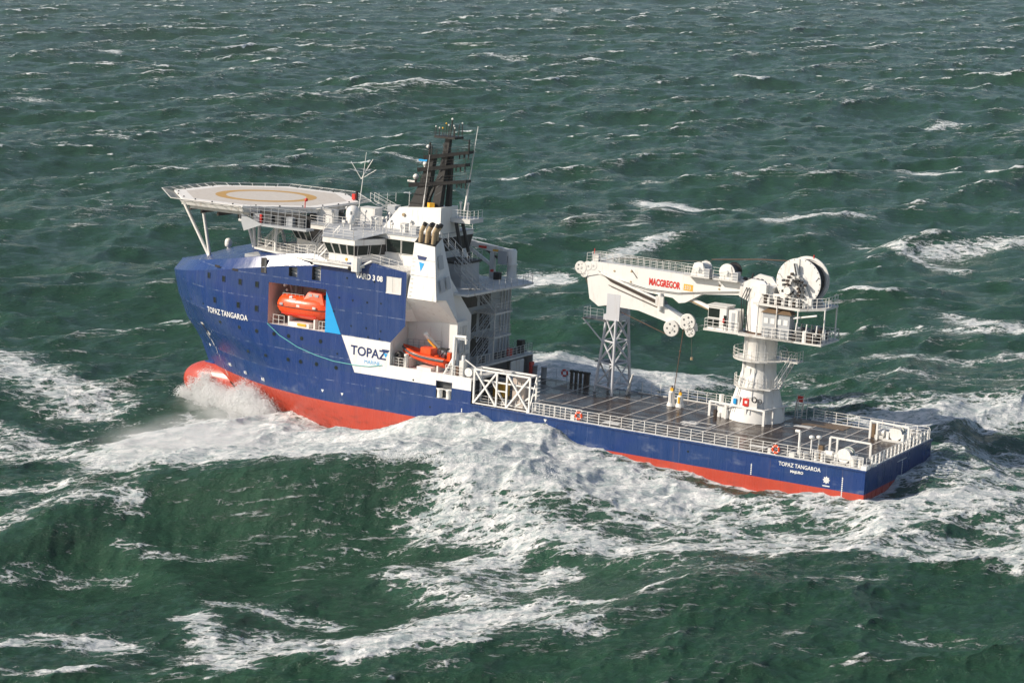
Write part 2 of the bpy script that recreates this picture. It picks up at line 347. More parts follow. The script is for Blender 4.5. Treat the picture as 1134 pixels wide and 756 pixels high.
DGREY = paint('dark_grey_paint', (.07, .075, .08), .5, .2)
BLACK = paint('black_paint', (.014, .013, .013), .55, .3)
BROWN = paint('dark_brown_machinery', (.05, .035, .028), .45, .4, scale=3)
ORANGE = paint('orange_paint', (.86, .085, .012), .32, .06, dirt=.15)
REDP = paint('red_paint', (.62, .03, .02), .4, .1)
YELLOW = paint('yellow_paint', (.80, .42, .03), .45, .1)
BLUE2 = paint('light_blue_paint', (.012, .34, .72), .4, .05)
NAVY = paint('navy_paint', (.012, .03, .12), .4, .05)
PALE = paint('pale_lettering', (.78, .78, .76), .5, .1)
BRASS = paint('heat_tinted_steel', (.40, .30, .18), .38, .2, dirt=.4)
RUST = paint('rusty_steel', (.13, .07, .045), .7, .3)
ROPE = paint('steel_wire', (.10, .07, .05), .6, .2)
SALMON = paint('recess_bounce_tint', (.62, .42, .36), .6, .08)  # orange light bounced off the lifeboat is put into this wall colour
HELI = paint('helideck_coating', (.60, .55, .49), .8, .14, dirt=.35, scale=1.5)
HELIW = paint('helideck_white_line', (.84, .81, .76), .7, .10, dirt=.35, scale=2.)
HELIY = paint('helideck_yellow_line', (.52, .31, .10), .75, .14, scale=2.)
TAN = paint('wood_sheathing', (.16, .105, .06), .5, .3, scale=3)

def glass_mat():
    m, nt, bs = new_mat('dark_window_glass'); oc = objco(nt)
    nt.links.new(mixc(nt, noise(nt, oc, 1.2, 2), (.008, .011, .010), (.03, .045, .04)), bs.inputs['Base Color'])
    bs.inputs['Roughness'].default_value = .08; bs.inputs['IOR'].default_value = 1.45; bs.inputs['Specular IOR Level'].default_value = .14; return m
GLASS = glass_mat()

def hull_mat():
    m, nt, bs = new_mat('hull_paint'); oc = objco(nt)
    s = nt.nodes.new('ShaderNodeSeparateXYZ'); nt.links.new(oc, s.inputs[0]); x, y, z = s.outputs
    n = noise(nt, oc, .35, 6, .6); vert = noise(nt, mapping(nt, oc, scale=(1, 1, .08)), 1.2, 6, .65)
    patch = noise(nt, mapping(nt, oc, scale=(.10, 1, .30)), 1.0, 1, .4)
    blue = mixc(nt, n, (.009, .035, .132), (.014, .051, .182))
    blue = mixc(nt, math_n(nt, 'MULTIPLY', smooth(nt, vert, .5, .8), .35), blue, (.06, .085, .19))
    blue = mixc(nt, math_n(nt, 'MULTIPLY', smooth(nt, patch, .5, .54), .22), blue, (.006, .03, .20))
    red = mixc(nt, n, (.42, .046, .026), (.52, .080, .045))
    red = mixc(nt, math_n(nt, 'MULTIPLY', smooth(nt, vert, .48, .8), .45), red, (.30, .06, .05))
    grow = noise(nt, mapping(nt, oc, scale=(.5, 1, 1.6)), 1.1, 6, .7)
    red = mixc(nt, math_n(nt, 'MULTIPLY', math_n(nt, 'MULTIPLY', smooth(nt, grow, .5, .66), smooth(nt, z, 5.2, 3.6)), .55), red, (.20, .045, .03))
    runs = noise(nt, mapping(nt, oc, scale=(1.6, 1, .05)), 2.0, 5, .7); spots = noise(nt, mapping(nt, oc, scale=(1, 1, .5)), .25, 3, .5)
    blue = mixc(nt, math_n(nt, 'MULTIPLY', math_n(nt, 'MULTIPLY', smooth(nt, runs, .60, .72), smooth(nt, spots, .5, .62)), .45), blue, (.16, .11, .09))
    salt = noise(nt, mapping(nt, oc, scale=(.4, 1, 1)), .8, 7, .7)
    blue = mixc(nt, math_n(nt, 'MULTIPLY', math_n(nt, 'MULTIPLY', smooth(nt, salt, .54, .70), smooth(nt, z, 9.5, 5.5)), .30), blue, (.30, .34, .40))
    isr = math_n(nt, 'LESS_THAN', math_n(nt, 'ADD', z, math_n(nt, 'MULTIPLY', math_n(nt, 'SUBTRACT', n, .5), .08)), 5.48)
    c = mixc(nt, isr, blue, red)
    # weld seams: light scuffed lines at the deck levels and every few frames
    def line(coord, period, off, wd):
        f = math_n(nt, 'FRACT', math_n(nt, 'DIVIDE', math_n(nt, 'SUBTRACT', coord, off), period))
        return math_n(nt, 'LESS_THAN', math_n(nt, 'ABSOLUTE', math_n(nt, 'SUBTRACT', f, .5)), wd / period)
    zz = line(z, 2.8, 13.6 + .1 + 1.4 - .05, .035)
    dash = smooth(nt, noise(nt, mapping(nt, oc, scale=(1, 0, .2)), 1.1, 4, .7), .46, .60)
    xx = line(x, 5.6, 1.2, .025)
    seam = math_n(nt, 'MAXIMUM', math_n(nt, 'MULTIPLY', zz, dash), math_n(nt, 'MULTIPLY', math_n(nt, 'MULTIPLY', xx, dash), .4))
    seam = math_n(nt, 'MULTIPLY', seam, .45)
    c = mixc(nt, math_n(nt, 'MULTIPLY', seam, math_n(nt, 'SUBTRACT', 1, isr)), c, (.35, .40, .50))
    nt.links.new(c, bs.inputs['Base Color'])
    nt.links.new(smooth(nt, vert, .3, .8, .22, .42), bs.inputs['Roughness'])
    b = node(nt, 'ShaderNodeBump'); b.inputs['Strength'].default_value = .5; b.inputs['Distance'].default_value = .05
    h = math_n(nt, 'ADD', noise(nt, mapping(nt, oc, scale=(1, 1, .7)), .9, 3, .5), math_n(nt, 'MULTIPLY', math_n(nt, 'ADD', xx, zz), .15))
    nt.links.new(h, b.inputs['Height']); nt.links.new(b.outputs[0], bs.inputs['Normal'])
    return m
HULL = hull_mat()

def deck_mat():
    m, nt, bs = new_mat('wet_deck_sheathing'); oc = objco(nt)
    n = noise(nt, oc, .5, 6, .65); pl = noise(nt, mapping(nt, oc, scale=(.25, 4.0, 1)), 2.2, 4, .6)
    c = mixc(nt, n, (.020, .013, .011), (.050, .034, .027)); c = mixc(nt, math_n(nt, 'MULTIPLY', smooth(nt, pl, .45, .8), .5), c, (.11, .08, .06))
    dry = smooth(nt, noise(nt, mapping(nt, oc, scale=(.5, 1, 1)), .28, 5, .65), .55, .68)
    c = mixc(nt, math_n(nt, 'MULTIPLY', dry, .55), c, (.17, .125, .09))
    nt.links.new(c, bs.inputs['Base Color'])
    nt.links.new(smooth(nt, n, .35, .7, .14, .42), bs.inputs['Roughness']); bs.inputs['Specular IOR Level'].default_value = .22
    b = node(nt, 'ShaderNodeBump'); b.inputs['Strength'].default_value = .35; b.inputs['Distance'].default_value = .02
    nt.links.new(pl, b.inputs['Height']); nt.links.new(b.outputs[0], bs.inputs['Normal'])
    return m
DECK = deck_mat()

# ================================================================ mesh builder (ship coordinates)
class MB:
    def __init__(s): s.v = []; s.f = []; s.m = []; s.mats = []; s.sm = []
    def mi(s, mat):
        if mat not in s.mats: s.mats.append(mat)
        return s.mats.index(mat)
    def poly(s, pts, mat, smooth=False):
        b = len(s.v); s.v += [tuple(p) for p in pts]; s.f.append(tuple(range(b, b + len(pts)))); s.m.append(s.mi(mat)); s.sm.append(smooth); return s
    def mesh(s, vs, fs, mat, smooth=False):
        b = len(s.v); s.v += [tuple(p) for p in vs]; k = s.mi(mat)
        for f in fs: s.f.append(tuple(b + i for i in f)); s.m.append(k); s.sm.append(smooth)
        return s
    def hexa(s, p, mat):
        """8 corners: bottom loop 0-3, top loop 4-7"""
        return s.mesh(p, [(3, 2, 1, 0), (4, 5, 6, 7), (0, 1, 5, 4), (1, 2, 6, 5), (2, 3, 7, 6), (3, 0, 4, 7)], mat)
    def box(s, x0, x1, y0, y1, z0, z1, mat, c=0.0):
        if c: return s.prism([(x0 + c, y0), (x1 - c, y0), (x1, y0 + c), (x1, y1 - c), (x1 - c, y1), (x0 + c, y1), (x0, y1 - c), (x0, y0 + c)], z0, z1, mat)
        return s.hexa([(x0, y0, z0), (x1, y0, z0), (x1, y1, z0), (x0, y1, z0), (x0, y0, z1), (x1, y0, z1), (x1, y1, z1), (x0, y1, z1)], mat)
    def prism(s, pts, z0, z1, mat, axis='z', top=None):
        n = len(pts); top = top or pts
        def P(p, t): return (p[0], p[1], t) if axis == 'z' else ((p[0], t, p[1]) if axis == 'y' else (t, p[0], p[1]))
        vs = [P(p, z0) for p in pts] + [P(p, z1) for p in top]
        fs = [tuple(range(n - 1, -1, -1)), tuple(range(n, 2 * n))] + [(i, (i + 1) % n, n + (i + 1) % n, n + i) for i in range(n)]
        return s.mesh(vs, fs, mat)
    def tube(s, p, q, r, mat, n=6, r2=None, cap=True):
        p, q = Vector(p), Vector(q); d = (q - p)
        if d.length < 1e-6: return s
        d.normalize(); u = d.orthogonal().normalized(); w = d.cross(u); r2 = r if r2 is None else r2
        vs = []
        for c, rad in ((p, r), (q, r2)):
            for i in range(n):
                t = 2 * math.pi * i / n; vs.append(c + u * (rad * math.cos(t)) + w * (rad * math.sin(t)))
        fs = [(i, (i + 1) % n, n + (i + 1) % n, n + i) for i in range(n)]
        b = len(s.v); s.mesh(vs, fs, mat, n > 5)
        if cap: s.mesh(vs[:n], [tuple(range(n - 1, -1, -1))], mat); s.mesh(vs[n:], [tuple(range(n))], mat)
        return s
    def path(s, pts, r, mat, n=6):
        for a, b in zip(pts[:-1], pts[1:]): s.tube(a, b, r, mat, n)
        return s
    def lathe(s, c, axis, prof, mat, n=20, cap=True, sharp=True):
        c = Vector(c); d = Vector(axis).normalized(); u = d.orthogonal().normalized(); w = d.cross(u); vs = []; k = len(prof)
        for r, t in prof:
            for i in range(n):
                a = 2 * math.pi * i / n; vs.append(c + d * t + u * (r * math.cos(a)) + w * (r * math.sin(a)))
        fs = [(j * n + i, j * n + (i + 1) % n, (j + 1) * n + (i + 1) % n, (j + 1) * n + i) for j in range(k - 1) for i in range(n)]
        b0 = len(s.sm); s.mesh(vs, fs, mat, True)
        for j in range(k - 1):
            if sharp and abs(prof[j + 1][0] - prof[j][0]) > 4 * abs(prof[j + 1][1] - prof[j][1]):
                for i in range(n): s.sm[b0 + j * n + i] = False
        if cap: s.mesh(vs[:n], [tuple(range(n - 1, -1, -1))], mat); s.mesh(vs[-n:], [tuple(range(n))], mat)
        return s
    def sphere(s, c, r, mat, n=14, sq=(1, 1, 1), half=False):
        m_ = n // 2; vs = []; lo = -math.pi / 2 if not half else 0
        for j in range(m_ + 1):
            a = lo + (math.pi / 2 - lo) * j / m_
            for i in range(n):
                t = 2 * math.pi * i / n; vs.append((c[0] + r * sq[0] * math.cos(a) * math.cos(t), c[1] + r * sq[1] * math.cos(a) * math.sin(t), c[2] + r * sq[2] * math.sin(a)))
        fs = [(j * n + i, j * n + (i + 1) % n, (j + 1) * n + (i + 1) % n, (j + 1) * n + i) for j in range(m_) for i in range(n)]
        return s.mesh(vs, fs, mat, True)
    def torus(s, c, axis, Rr, r, mat, n=24, k=8, alt=None):
        c = Vector(c); d = Vector(axis).normalized(); u = d.orthogonal().normalized(); w = d.cross(u)
        for i in range(n):
            vs = []
            for a in (i, i + 1):
                t = 2 * math.pi * a / n; e = u * math.cos(t) + w * math.sin(t)
                for j in range(k):
                    b = 2 * math.pi * j / k; vs.append(c + e * (Rr + r * math.cos(b)) + d * (r * math.sin(b)))
            s.mesh(vs, [(j, (j + 1) % k, k + (j + 1) % k, k + j) for j in range(k)], alt if (alt and i % (n // 4) == 0) else mat, True)
        return s
    def rail(s, pts, h=1.15, step=1.4, mat=None, n=3, r=.03, rp=.04, closed=False):
        """guard rail along points at deck level"""
        mat = mat or WHITE; r *= .72; rp *= .78
        if closed: pts = list(pts) + [pts[0]]
        for a, b in zip(pts[:-1], pts[1:]):
            a, b = Vector(a), Vector(b); L = (b - a).length; k = max(1, round(L / step))
            for i in range(k + 1): p = a + (b - a) * (i / k); s.tube(p, p + Vector((0, 0, h)), rp, mat, 4, cap=False)
            for j in range(n): z = Vector((0, 0, h * (j + 1) / n)); s.tube(a + z, b + z, r if j < n - 1 else r * 1.25, mat, 4, cap=False)
        return s
    def stair(s, a, b, w, mat, side=(0, 1, 0), rail=True):
        a, b = Vector(a), Vector(b); sd_ = Vector(side).normalized() * (w / 2); n = max(3, int(abs(b.z - a.z) / .28))
        for e in (-1, 1):
            s.tube(a + sd_ * e, b + sd_ * e, .07, mat, 4)
            if rail:
                up = Vector((0, 0, 1.0)); s.tube(a + sd_ * e + up, b + sd_ * e + up, .035, mat, 4); s.tube(a + sd_ * e + up * .5, b + sd_ * e + up * .5, .025, mat, 4)
                for i in range(0, n + 1, 3): p = a + (b - a) * (i / n) + sd_ * e; s.tube(p, p + up, .03, mat, 4)
        for i in range(1, n):
            p = a + (b - a) * (i / n); q = (b - a); q.z = 0; q = q.normalized() * .13 if q.length > .01 else Vector((.13, 0, 0))
            s.poly([p - sd_ - q, p + sd_ - q, p + sd_ + q, p - sd_ + q], mat)
        return s
    def text(s, txt, size, place, mat, bold=0.0, depth=0.0, align='LEFT', xs=1.0):
        cu = bpy.data.curves.new('t', 'FONT'); cu.body = txt; cu.size = size; cu.align_x = align; cu.offset = bold; cu.resolution_u = 3; cu.fill_mode = 'BOTH'; cu.extrude = 0
        ob = bpy.data.objects.new('t', cu); COL.objects.link(ob)
        dg = bpy.context.evaluated_depsgraph_get(); me_ = bpy.data.meshes.new_from_object(ob.evaluated_get(dg))
        s.mesh([place(v_.co.x * xs, v_.co.y) for v_ in me_.vertices], [tuple(p.vertices) for p in me_.polygons], mat)
        bpy.data.objects.remove(ob); bpy.data.curves.remove(cu); bpy.data.meshes.remove(me_)
        return s
    def build(s, name, base=(0, 0, 0)):
        me_ = bpy.data.meshes.new(name)
        me_.from_pydata([(a - base[0], b - base[1], c - base[2]) for a, b, c in s.v], [], s.f)
        for m_ in s.mats: me_.materials.append(m_)
        me_.polygons.foreach_set('material_index', s.m); me_.polygons.foreach_set('use_smooth', s.sm); me_.update()
        return me_

LABELS = []
class Thing:
    """an Empty at the thing's base that parents its parts; all parts are given in ship coordinates"""
    def __init__(s, name, label, cat, base, group=None):
        s.base = base; s.o = bpy.data.objects.new(name, None); COL.objects.link(s.o)
        s.o.empty_display_size = .5; s.o.matrix_world = SHIP @ Matrix.Translation(base)
        s.o['label'] = label; s.o['category'] = cat
        if group: s.o['group'] = group
    def part(s, name, mb, parent=None, label=None):
        o = bpy.data.objects.new(name, mb.build(name, s.base)); COL.objects.link(o); o.parent = parent or s.o
        if label: o['label'] = label
        return o
def solo(name, mb, label, cat, base, group=None):
    o = bpy.data.objects.new(name, mb.build(name, base)); COL.objects.link(o); o.matrix_world = SHIP @ Matrix.Translation(base)
    o['label'] = label; o['category'] = cat
    if group: o['group'] = group
    return o
# ================================================================ the ship
def interp(x, xs, ys): return float(np.interp(x, xs, ys))
def XS(z): return interp(z, [-1, 0, 1.5, 3, 5.5, 8.5, 10.7, 13.6, 16.5, 20], [86, 87, 88.5, 90, 91.7, 93.2, 95.3, 96.8, 97.6, 97.6])
def LN(z): return interp(z, [0, 5.5, 8, 13.6, 16.5], [36, 27, 27, 21.2, 21.5])
def NN(z): return interp(z, [0, 5.5, 8, 13.6, 16.5], [1.7, 1.85, 2.0, 2.25, 2.5])
HB = 9.9
def side_y(X, z, off=0.):
    t = (XS(z) - off - X) / LN(z)
    if t <= 0: return 0.
    b = HB * (1 - max(0, 1 - t) ** NN(z))
    if z < 1.5: b *= .80 + .20 * math.sqrt(max(0, z) / 1.5)
    return b
def zk(X): return 16.6 + .17 * (97.6 - X)

ship = Thing('offshore_ship', 'blue, red and white offshore supply ship heading left through rough sea', 'ship', (45, 0, 0))
def grid(mb, rows, mat, flip=False):
    n = len(rows[0]); vs = [p for r in rows for p in r]
    fs = [(j * n + i, j * n + i + 1, (j + 1) * n + i + 1, (j + 1) * n + i) for j in range(len(rows) - 1) for i in range(n - 1)]
    if flip: fs = [f[::-1] for f in fs]
    mb.mesh(vs, fs, mat, True)
def plate(mb, outer, holes, y, mat):
    """flat side plate in the x-z plane, with holes"""
    loops = [[Vector((a, b, 0)) for a, b in l] for l in [outer] + holes]
    tri = tessellate_polygon(loops); vs = [(p.x, y, p.y) for l in loops for p in l]
    mb.mesh(vs, [tuple(t) for t in tri], mat)
hull = MB()
g = 1 - (1 - np.linspace(0, 1, 48)) ** 1.6
REC = (67.35, 75.6, 13.6, 18.5)          # lifeboat recess
for s in (1, -1):
    rows = [[(X, s * side_y(X, z), z) for X in list(np.linspace(0, 57, 20)) + [60 + (XS(z) - 60) * t for t in g]] for z in (0, .3, .8, 1.5, 2.3, 3.2, 4.2, 5.0, 5.48, 6.2, 7, 8)]
    grid(hull, rows, HULL, s > 0)
    rows = [[(66 + (XS(z) - 66) * t, s * side_y(66 + (XS(z) - 66) * t, z), z) for t in g] for z in (8, 9, 10, 10.8, 12, 12.8, 13.6)]
    grid(hull, rows, HULL, s > 0)
    rows = []
    for w in np.linspace(0, 1, 9):
        r = []
        for t in g:
            z = 13.6; X = 0
            for _ in range(4): X = 75.6 + (XS(z) - 75.6) * t; z = 13.6 + (zk(X) - 13.6) * w
            r.append((X, s * side_y(X, z), z))
        rows.append(r)
    grid(hull, rows, HULL, s > 0)
    # knuckle strip and whaleback roof
    kn = []; tp = []; rg = []
    for t in g:
        X = 73.6 + (97.6 - 73.6) * t; kn.append((X, s * side_y(X, zk(X)), zk(X)))
        X2 = 73.6 + (96.3 - 73.6) * t; tp.append((X2, s * max(0, side_y(X2 + .1, 17, 1.1) - .55 * min(1, (96.3 - X2) / 2)), zk(X2) + 1.15 + .1 * (1 - t)))
        Xr = 85 + (96.3 - 85) * t; rg.append((Xr, 0, interp(Xr, [85, 88.1, 91.3, 96.3], [21.2, 20.45, 19.4, 17.95])))
    grid(hull, [kn, tp], HULL, s > 0)
    grid(hull, [tp, [tuple(a * .5 + b * .5 + (0.15 if i == 2 else 0) for i, (a, b) in enumerate(zip(p, q))) for p, q in zip(tp, rg)], rg], HULL, s > 0)
    # shoulder strip abaft the whaleback
    hull.poly([(73.6, s * 9.9, zk(73.6)), (73.6, s * 9.32, 22.0), (69.5, s * 9.3, 22.5), (69.5, s * 9.9, 21.2)], HULL)
    hull.poly([(69.5, s * 9.9, 21.2), (69.5, s * 9.3, 22.5), (67.0, s * 9.7, 21.75), (67, s * 9.9, 21.7)], HULL)
    hull.poly([(73.6, s * 9.32, 22.0), (69.5, s * 9.3, 22.5), (69.5, s * 9.1, 21.3), (73.6, s * 9.1, 21.3)], HULL)
top_line = [(75.6, zk(75.6)), (69.5, 21.2), (67.0, 21.7), (61.6, 22.5), (56.4, 21.85)]
outer = [(47.2, 8), (66, 8), (66, 13.6), (75.6, 13.6)] + top_line + [(56.3, 15.73), (58.2, 13.6), (58.2, 10.95), (47.2, 10.95)]
hole_rec = [(REC[0], REC[2] + .001), (REC[1] - .02, REC[2] + .001), (REC[1] - .02, REC[3]), (REC[0], REC[3] + .1)]
hole_win = [(57.05, 19.2), (59.13, 19.2), (59.13, 21.15), (57.05, 21.15)]
hole_door = [(49.76, 8.15), (51.8, 8.15), (51.8, 10.05), (49.76, 10.05)]
hole_b = [(71.55, 19.55), (72.75, 19.55), (72.75, 20.62), (71.55, 20.72)]; hole_c = [(68.2, 19.5), (69.45, 19.5), (69.45, 21.05), (68.2, 21.2)]
plate(hull, outer, [hole_rec, hole_win, hole_door, hole_b, hole_c], 9.9, HULL)
plate(hull, [(51.0, 8), (66, 8), (66, 13.6), (75.6, 13.6)] + top_line[:2] + [(62, 19.3), (54, 19.3), (54, 11), (51.4, 11)], [], -9.9, HULL)
# transom and bottom
hull.poly([(0, -HB, 8), (0, HB, 8), (0, HB, 1.5), (0, -HB, 1.5)], HULL); hull.poly([(0, -HB, 1.5), (0, HB, 1.5), (0, 8, 0), (0, -8, 0)], HULL)
# rubbing strake along the deck edge and the corner fairlead casting
hull.box(-.12, 47.2, 9.85, 10.02, 7.86, 8.06, HULL); hull.box(-.12, 0.02, -9.95, 9.95, 7.86, 8.06, HULL); hull.box(0, 40, -10.02, -9.85, 7.86, 8.06, HULL)
# bulbous bow
vs = []; fs = []; N_, M_ = 28, 22
for j in range(M_ + 1):
    t = j / M_; X = 82 + 13.7 * (1 - (1 - t) ** 1.35) if False else 82 + 13.4 * t
    rr_ = math.sqrt(max(0, 1 - max(0, (t - .45) / .55) ** 2.6)); 
    for i in range(N_):
        a = 2 * math.pi * i / N_; vs.append((X, 2.5 * rr_ * math.cos(a), 3.0 + 2.85 * rr_ * math.sin(a)))
fs = [(j * N_ + i, j * N_ + (i + 1) % N_, (j + 1) * N_ + (i + 1) % N_, (j + 1) * N_ + i) for j in range(M_) for i in range(N_)]
hull.mesh(vs, [f[::-1] for f in fs], HULL, True)
ship.part('hull', hull)

# ---- painted marks on the port side
mk = MB(); plate(mk, [(64.98, 13.58), (58.2, 13.58), (58.2, 10.95), (47.2, 10.95), (47.2, 9.5), (49.7, 9.5), (49.7, 10.09), (51.86, 10.09), (51.86, 9.47), (62.98, 9.44)], [], 9.91, WHITE)
ship.part('white_hull_panel', mk)
mk = MB(); plate(mk, [(67.33, 18.4), (67.33, 13.62), (65.1, 13.62)], [], 9.91, BLUE2); ship.part('blue_paint_triangle', mk)
def flat(x0, z0, y, dx=-1): return lambda a, b: (x0 - a, y, z0 + b)
mk = MB().text('TOPAZ', 1.5, lambda a, b: (63.6 - a, 9.93, 11.55 + b - .02 * a), NAVY, .035)
ship.part('panel_lettering', mk)
mk = MB().text('MARINE', .62, lambda a, b: (61.7 - a, 9.93, 10.7 + b), BLUE2, 0.0); ship.part('panel_lettering', mk, label='small light blue word under the navy one')
mk = MB(); plate(mk, [(59.35, 12.66), (58.25, 12.66), (58.5, 12.3), (59.1, 12.3)], [], 9.935, NAVY); plate(mk, [(59.05, 12.22), (58.5, 12.22), (58.78, 11.7)], [], 9.935, BLUE2); ship.part('company_emblem', mk)
mk = MB().text('TOPAZ TANGAROA', .96, lambda a, b: (86.0 - a, side_y(86.0 - a, 13.6 + b) + .04, 13.45 + b), PALE, .015, xs=.85); ship.part('bow_name', mk)
mk = MB().text('TOPAZ TANGAROA', .60, lambda a, b: (9.55 - a, 9.93, 7.12 + b), PALE, .01, xs=.86); ship.part('stern_name', mk)
mk = MB().text('MAJURO', .38, lambda a, b: (8.2 - a, 9.93, 6.55 + b), PALE, .015); ship.part('home_port_lettering', mk)
mk = MB().text('VARD 3 08', .86, lambda a, b: (63.3 - a, 9.93, 20.5 + b - .02 * a), PALE, .03, xs=.92); ship.part('design_lettering', mk)
mk = MB()
for a in (0, 45, 90, 135):
    c, s_ = math.cos(R(a)) * .42, math.sin(R(a)) * .42
    for e in (1, -1): mk.poly([(4.15 + e * c, 9.925, 6.4 + e * s_), (4.15 + e * c * .5 - s_ * .32, 9.925, 6.4 + e * s_ * .5 + c * .32), (4.15, 9.925, 6.4), (4.15 + e * c * .5 + s_ * .32, 9.925, 6.4 + e * s_ * .5 - c * .32)], PALE)
mk.box(3.75, 4.55, 9.9, 9.925, 5.72, 5.82, PALE); ship.part('thruster_symbol', mk)
def draft(X, z0, n, dz=.2):
    mk = MB()
    for i in range(n):
        z = z0 + i * dz; y = side_y(X, z) + .02; mk.poly([(X - .07, y, z), (X + .07, y, z), (X + .07, y, z + dz * .5), (X - .07, y, z + dz * .5)], PALE)
    mk.poly([(X + .02, side_y(X, z0) + .015, z0), (X - .02, side_y(X, z0) + .015, z0), (X - .02, side_y(X, z0 + n * dz) + .015, z0 + n * dz), (X + .02, side_y(X, z0 + n * dz) + .015, z0 + n * dz)], PALE)
    ship.part('draft_mark', mk)
draft(2.4, 4.6, 12); draft(48.3, 5.4, 10); draft(12.6, 5.6, 6)
mk = MB()
for i in range(9): mk.box(-.03, 0, -1.07, -.93, 5.2 + i * .25, 5.32 + i * .25, PALE)
mk.box(-.02, 0, -1.02, -.98, 5.2, 7.3, PALE); mk.box(-.03, 0, -2.2, .6, 7.3, 7.36, PALE); ship.part('draft_mark', mk)
for X, z in ((85.23, 6.64), (81.68, 6.36), (77.95, 6.27)):
    mk = MB()
    for e in (0, .34): mk.text('%d' % (6 if e == 0 else 2), .5, lambda a, b: (X - a - e, side_y(X - a - e, z + b) + .04, z - .2 + b), PALE, .03)
    ship.part('draft_mark', mk)
for X, z in ((67.42, 6.62), (64.59, 6.63), (40.4, 6.5), (39.3, 6.5), (37.5, 7.6), (89.9, 8.1)):
    y = side_y(X, z) + .03; mk = MB().poly([(X + .2, y, z + .15), (X - .2, y, z + .15), (X, y, z - .2)], PALE); ship.part('tug_mark', mk)
mk = MB()
for k in range(24):
    a = math.pi * 2 * k / 24
    mk.poly([(35.4 + r_ * math.cos(a + e), 9.915, 6.7 + r_ * math.sin(a + e)) for r_, e in ((.75, 0), (.82, 0), (.82, .2618), (.75, .2618))], NAVY)
ship.part('load_line_circle', mk)
# anchor pocket, bow slots, thruster tunnels, towing wire
mk = MB()
def onhull(pts, mat, off=.03): mk.poly([(x, side_y(x, z) + off, z) for x, z in pts], mat)
onhull([(89.6, 11.3), (88.9, 11.4), (87.9, 10.0), (88.4, 9.7)], WHITE2, .04); onhull([(89.4, 11.1), (88.9, 11.15), (88.3, 10.2), (88.6, 10.1)], BLACK, .06)
ship.part('anchor_pocket', mk)
mk = MB()
for k_ in range(6): onhull([(89.2 - .5 * k_, 10.0 - .9 * k_ + .1 * (k_ % 2)), (88.9 - .42 * k_, 10.0 - .9 * k_), (88.75 - .42 * k_, 9.2 - .9 * k_), (89.0 - .5 * k_, 9.1 - .9 * k_)], PALE if k_ % 2 else GREY, .03)
ship.part('scuff_streak', mk)
for X, z in ((83.76, 19.39), (80.71, 19.36)):
    mk = MB(); onhull([(X + .45, z + .12), (X - .45, z + .12), (X - .45, z - .14), (X + .45, z - .14)], BLACK, .04); ship.part('mooring_slot', mk)
for X, z, r_ in ((86.4, 2.9, 1.05), (82.1, 2.4, 1.0)):
    mk = MB(); n_ = 20; ring = []
    for k_ in range(n_):
        a = 2 * math.pi * k_ / n_; x = X + r_ * math.cos(a); zz_ = z + r_ * math.sin(a); ring.append((x, side_y(x, zz_) + .05, zz_))
    mk.poly(ring, BROWN)
    for k_ in range(-3, 4):
        hgt = math.sqrt(max(0, r_ * r_ - (k_ * .28) ** 2)); mk.tube((X + k_ * .28, side_y(X + k_ * .28, z - hgt) + .1, z - hgt), (X + k_ * .28, side_y(X + k_ * .28, z + hgt) + .1, z + hgt), .035, RUST, 4)
    ship.part('thruster_tunnel', mk)
mk = MB(); wp_ = [(75.59, 13.6), (74.6, 12.95), (73.74, 12.39), (71.1, 11.33), (68.47, 10.72), (65.91, 10.36), (62.98, 10.3), (61, 10.4), (59.2, 10.8)]
mk.path([(x, side_y(x, z) + .07, z) for x, z in wp_], .05, paint('pale_green_rope', (.12, .42, .42), .6), 5); ship.part('hanging_rope', mk)
# weld line standing proud of the plating
# ---- hull windows and portholes
def win(X, z, w, h, name='hull_window'):
    t = MB(); y = lambda x, z_: side_y(x, z_)
    t.poly([(X + sx_ * w / 2, y(X + sx_ * w / 2, z + sz_ * h / 2) + .035, z + sz_ * h / 2) for sx_, sz_ in ((1, -1), (1, 1), (-1, 1), (-1, -1))][::-1], GLASS)
    fr = MB()
    c = [(X + sx_ * (w / 2 + .04), y(X + sx_ * (w / 2 + .04), z + sz_ * (h / 2 + .04)) + .03, z + sz_ * (h / 2 + .04)) for sx_, sz_ in ((1, -1), (1, 1), (-1, 1), (-1, -1))]
    fr.path(c + [c[0]], .03, NAVY, 4)
    o = ship.part(name, t); ship.part('frame', fr, o)
for X, z in ((85.35, 18.03), (82.58, 18.01), (79.85, 18.01), (77.29, 18.02), (84.27, 15.19), (80.1, 15.19), (77.26, 15.14)): win(X, z, .42, .62)
def port(X, z, r_=.24, name='porthole'):
    t = MB(); n_ = 12; t.poly([(X + r_ * math.cos(2 * math.pi * k_ / n_), side_y(X + r_ * math.cos(2 * math.pi * k_ / n_), z) + .035, z + r_ * math.sin(2 * math.pi * k_ / n_)) for k_ in range(n_)], GLASS); ship.part(name, t)
for X, z in ((83.85, 12.55), (80.17, 12.47), (77.26, 12.43), (74.6, 12.44), (72.47, 12.46), (70.58, 12.42), (67.89, 12.43), (79.55, 9.55), (76.28, 9.57), (72.57, 9.63), (70.66, 9.64), (68.36, 9.66), (65.57, 9.62)): port(X, z)
for X, z in ((90.29, 14.22), (86.96, 14.27), (65.48, 11.29), (61.6, 17.8), (59.7, 17.9), (60.7, 20.3), (61.6, 14.8), (59.6, 14.7), (61.3, 13.8), (59.7, 13.8), (65.5, 17.9), (63.6, 17.8), (63.7, 14.8), (64.5, 20.3), (54.9, 9.7), (52.5, 6.9), (46.8, 6.8), (40.0, 6.2), (20.0, 6.9), (66.2, 16.2)): port(X, z, .11, 'vent_hole')
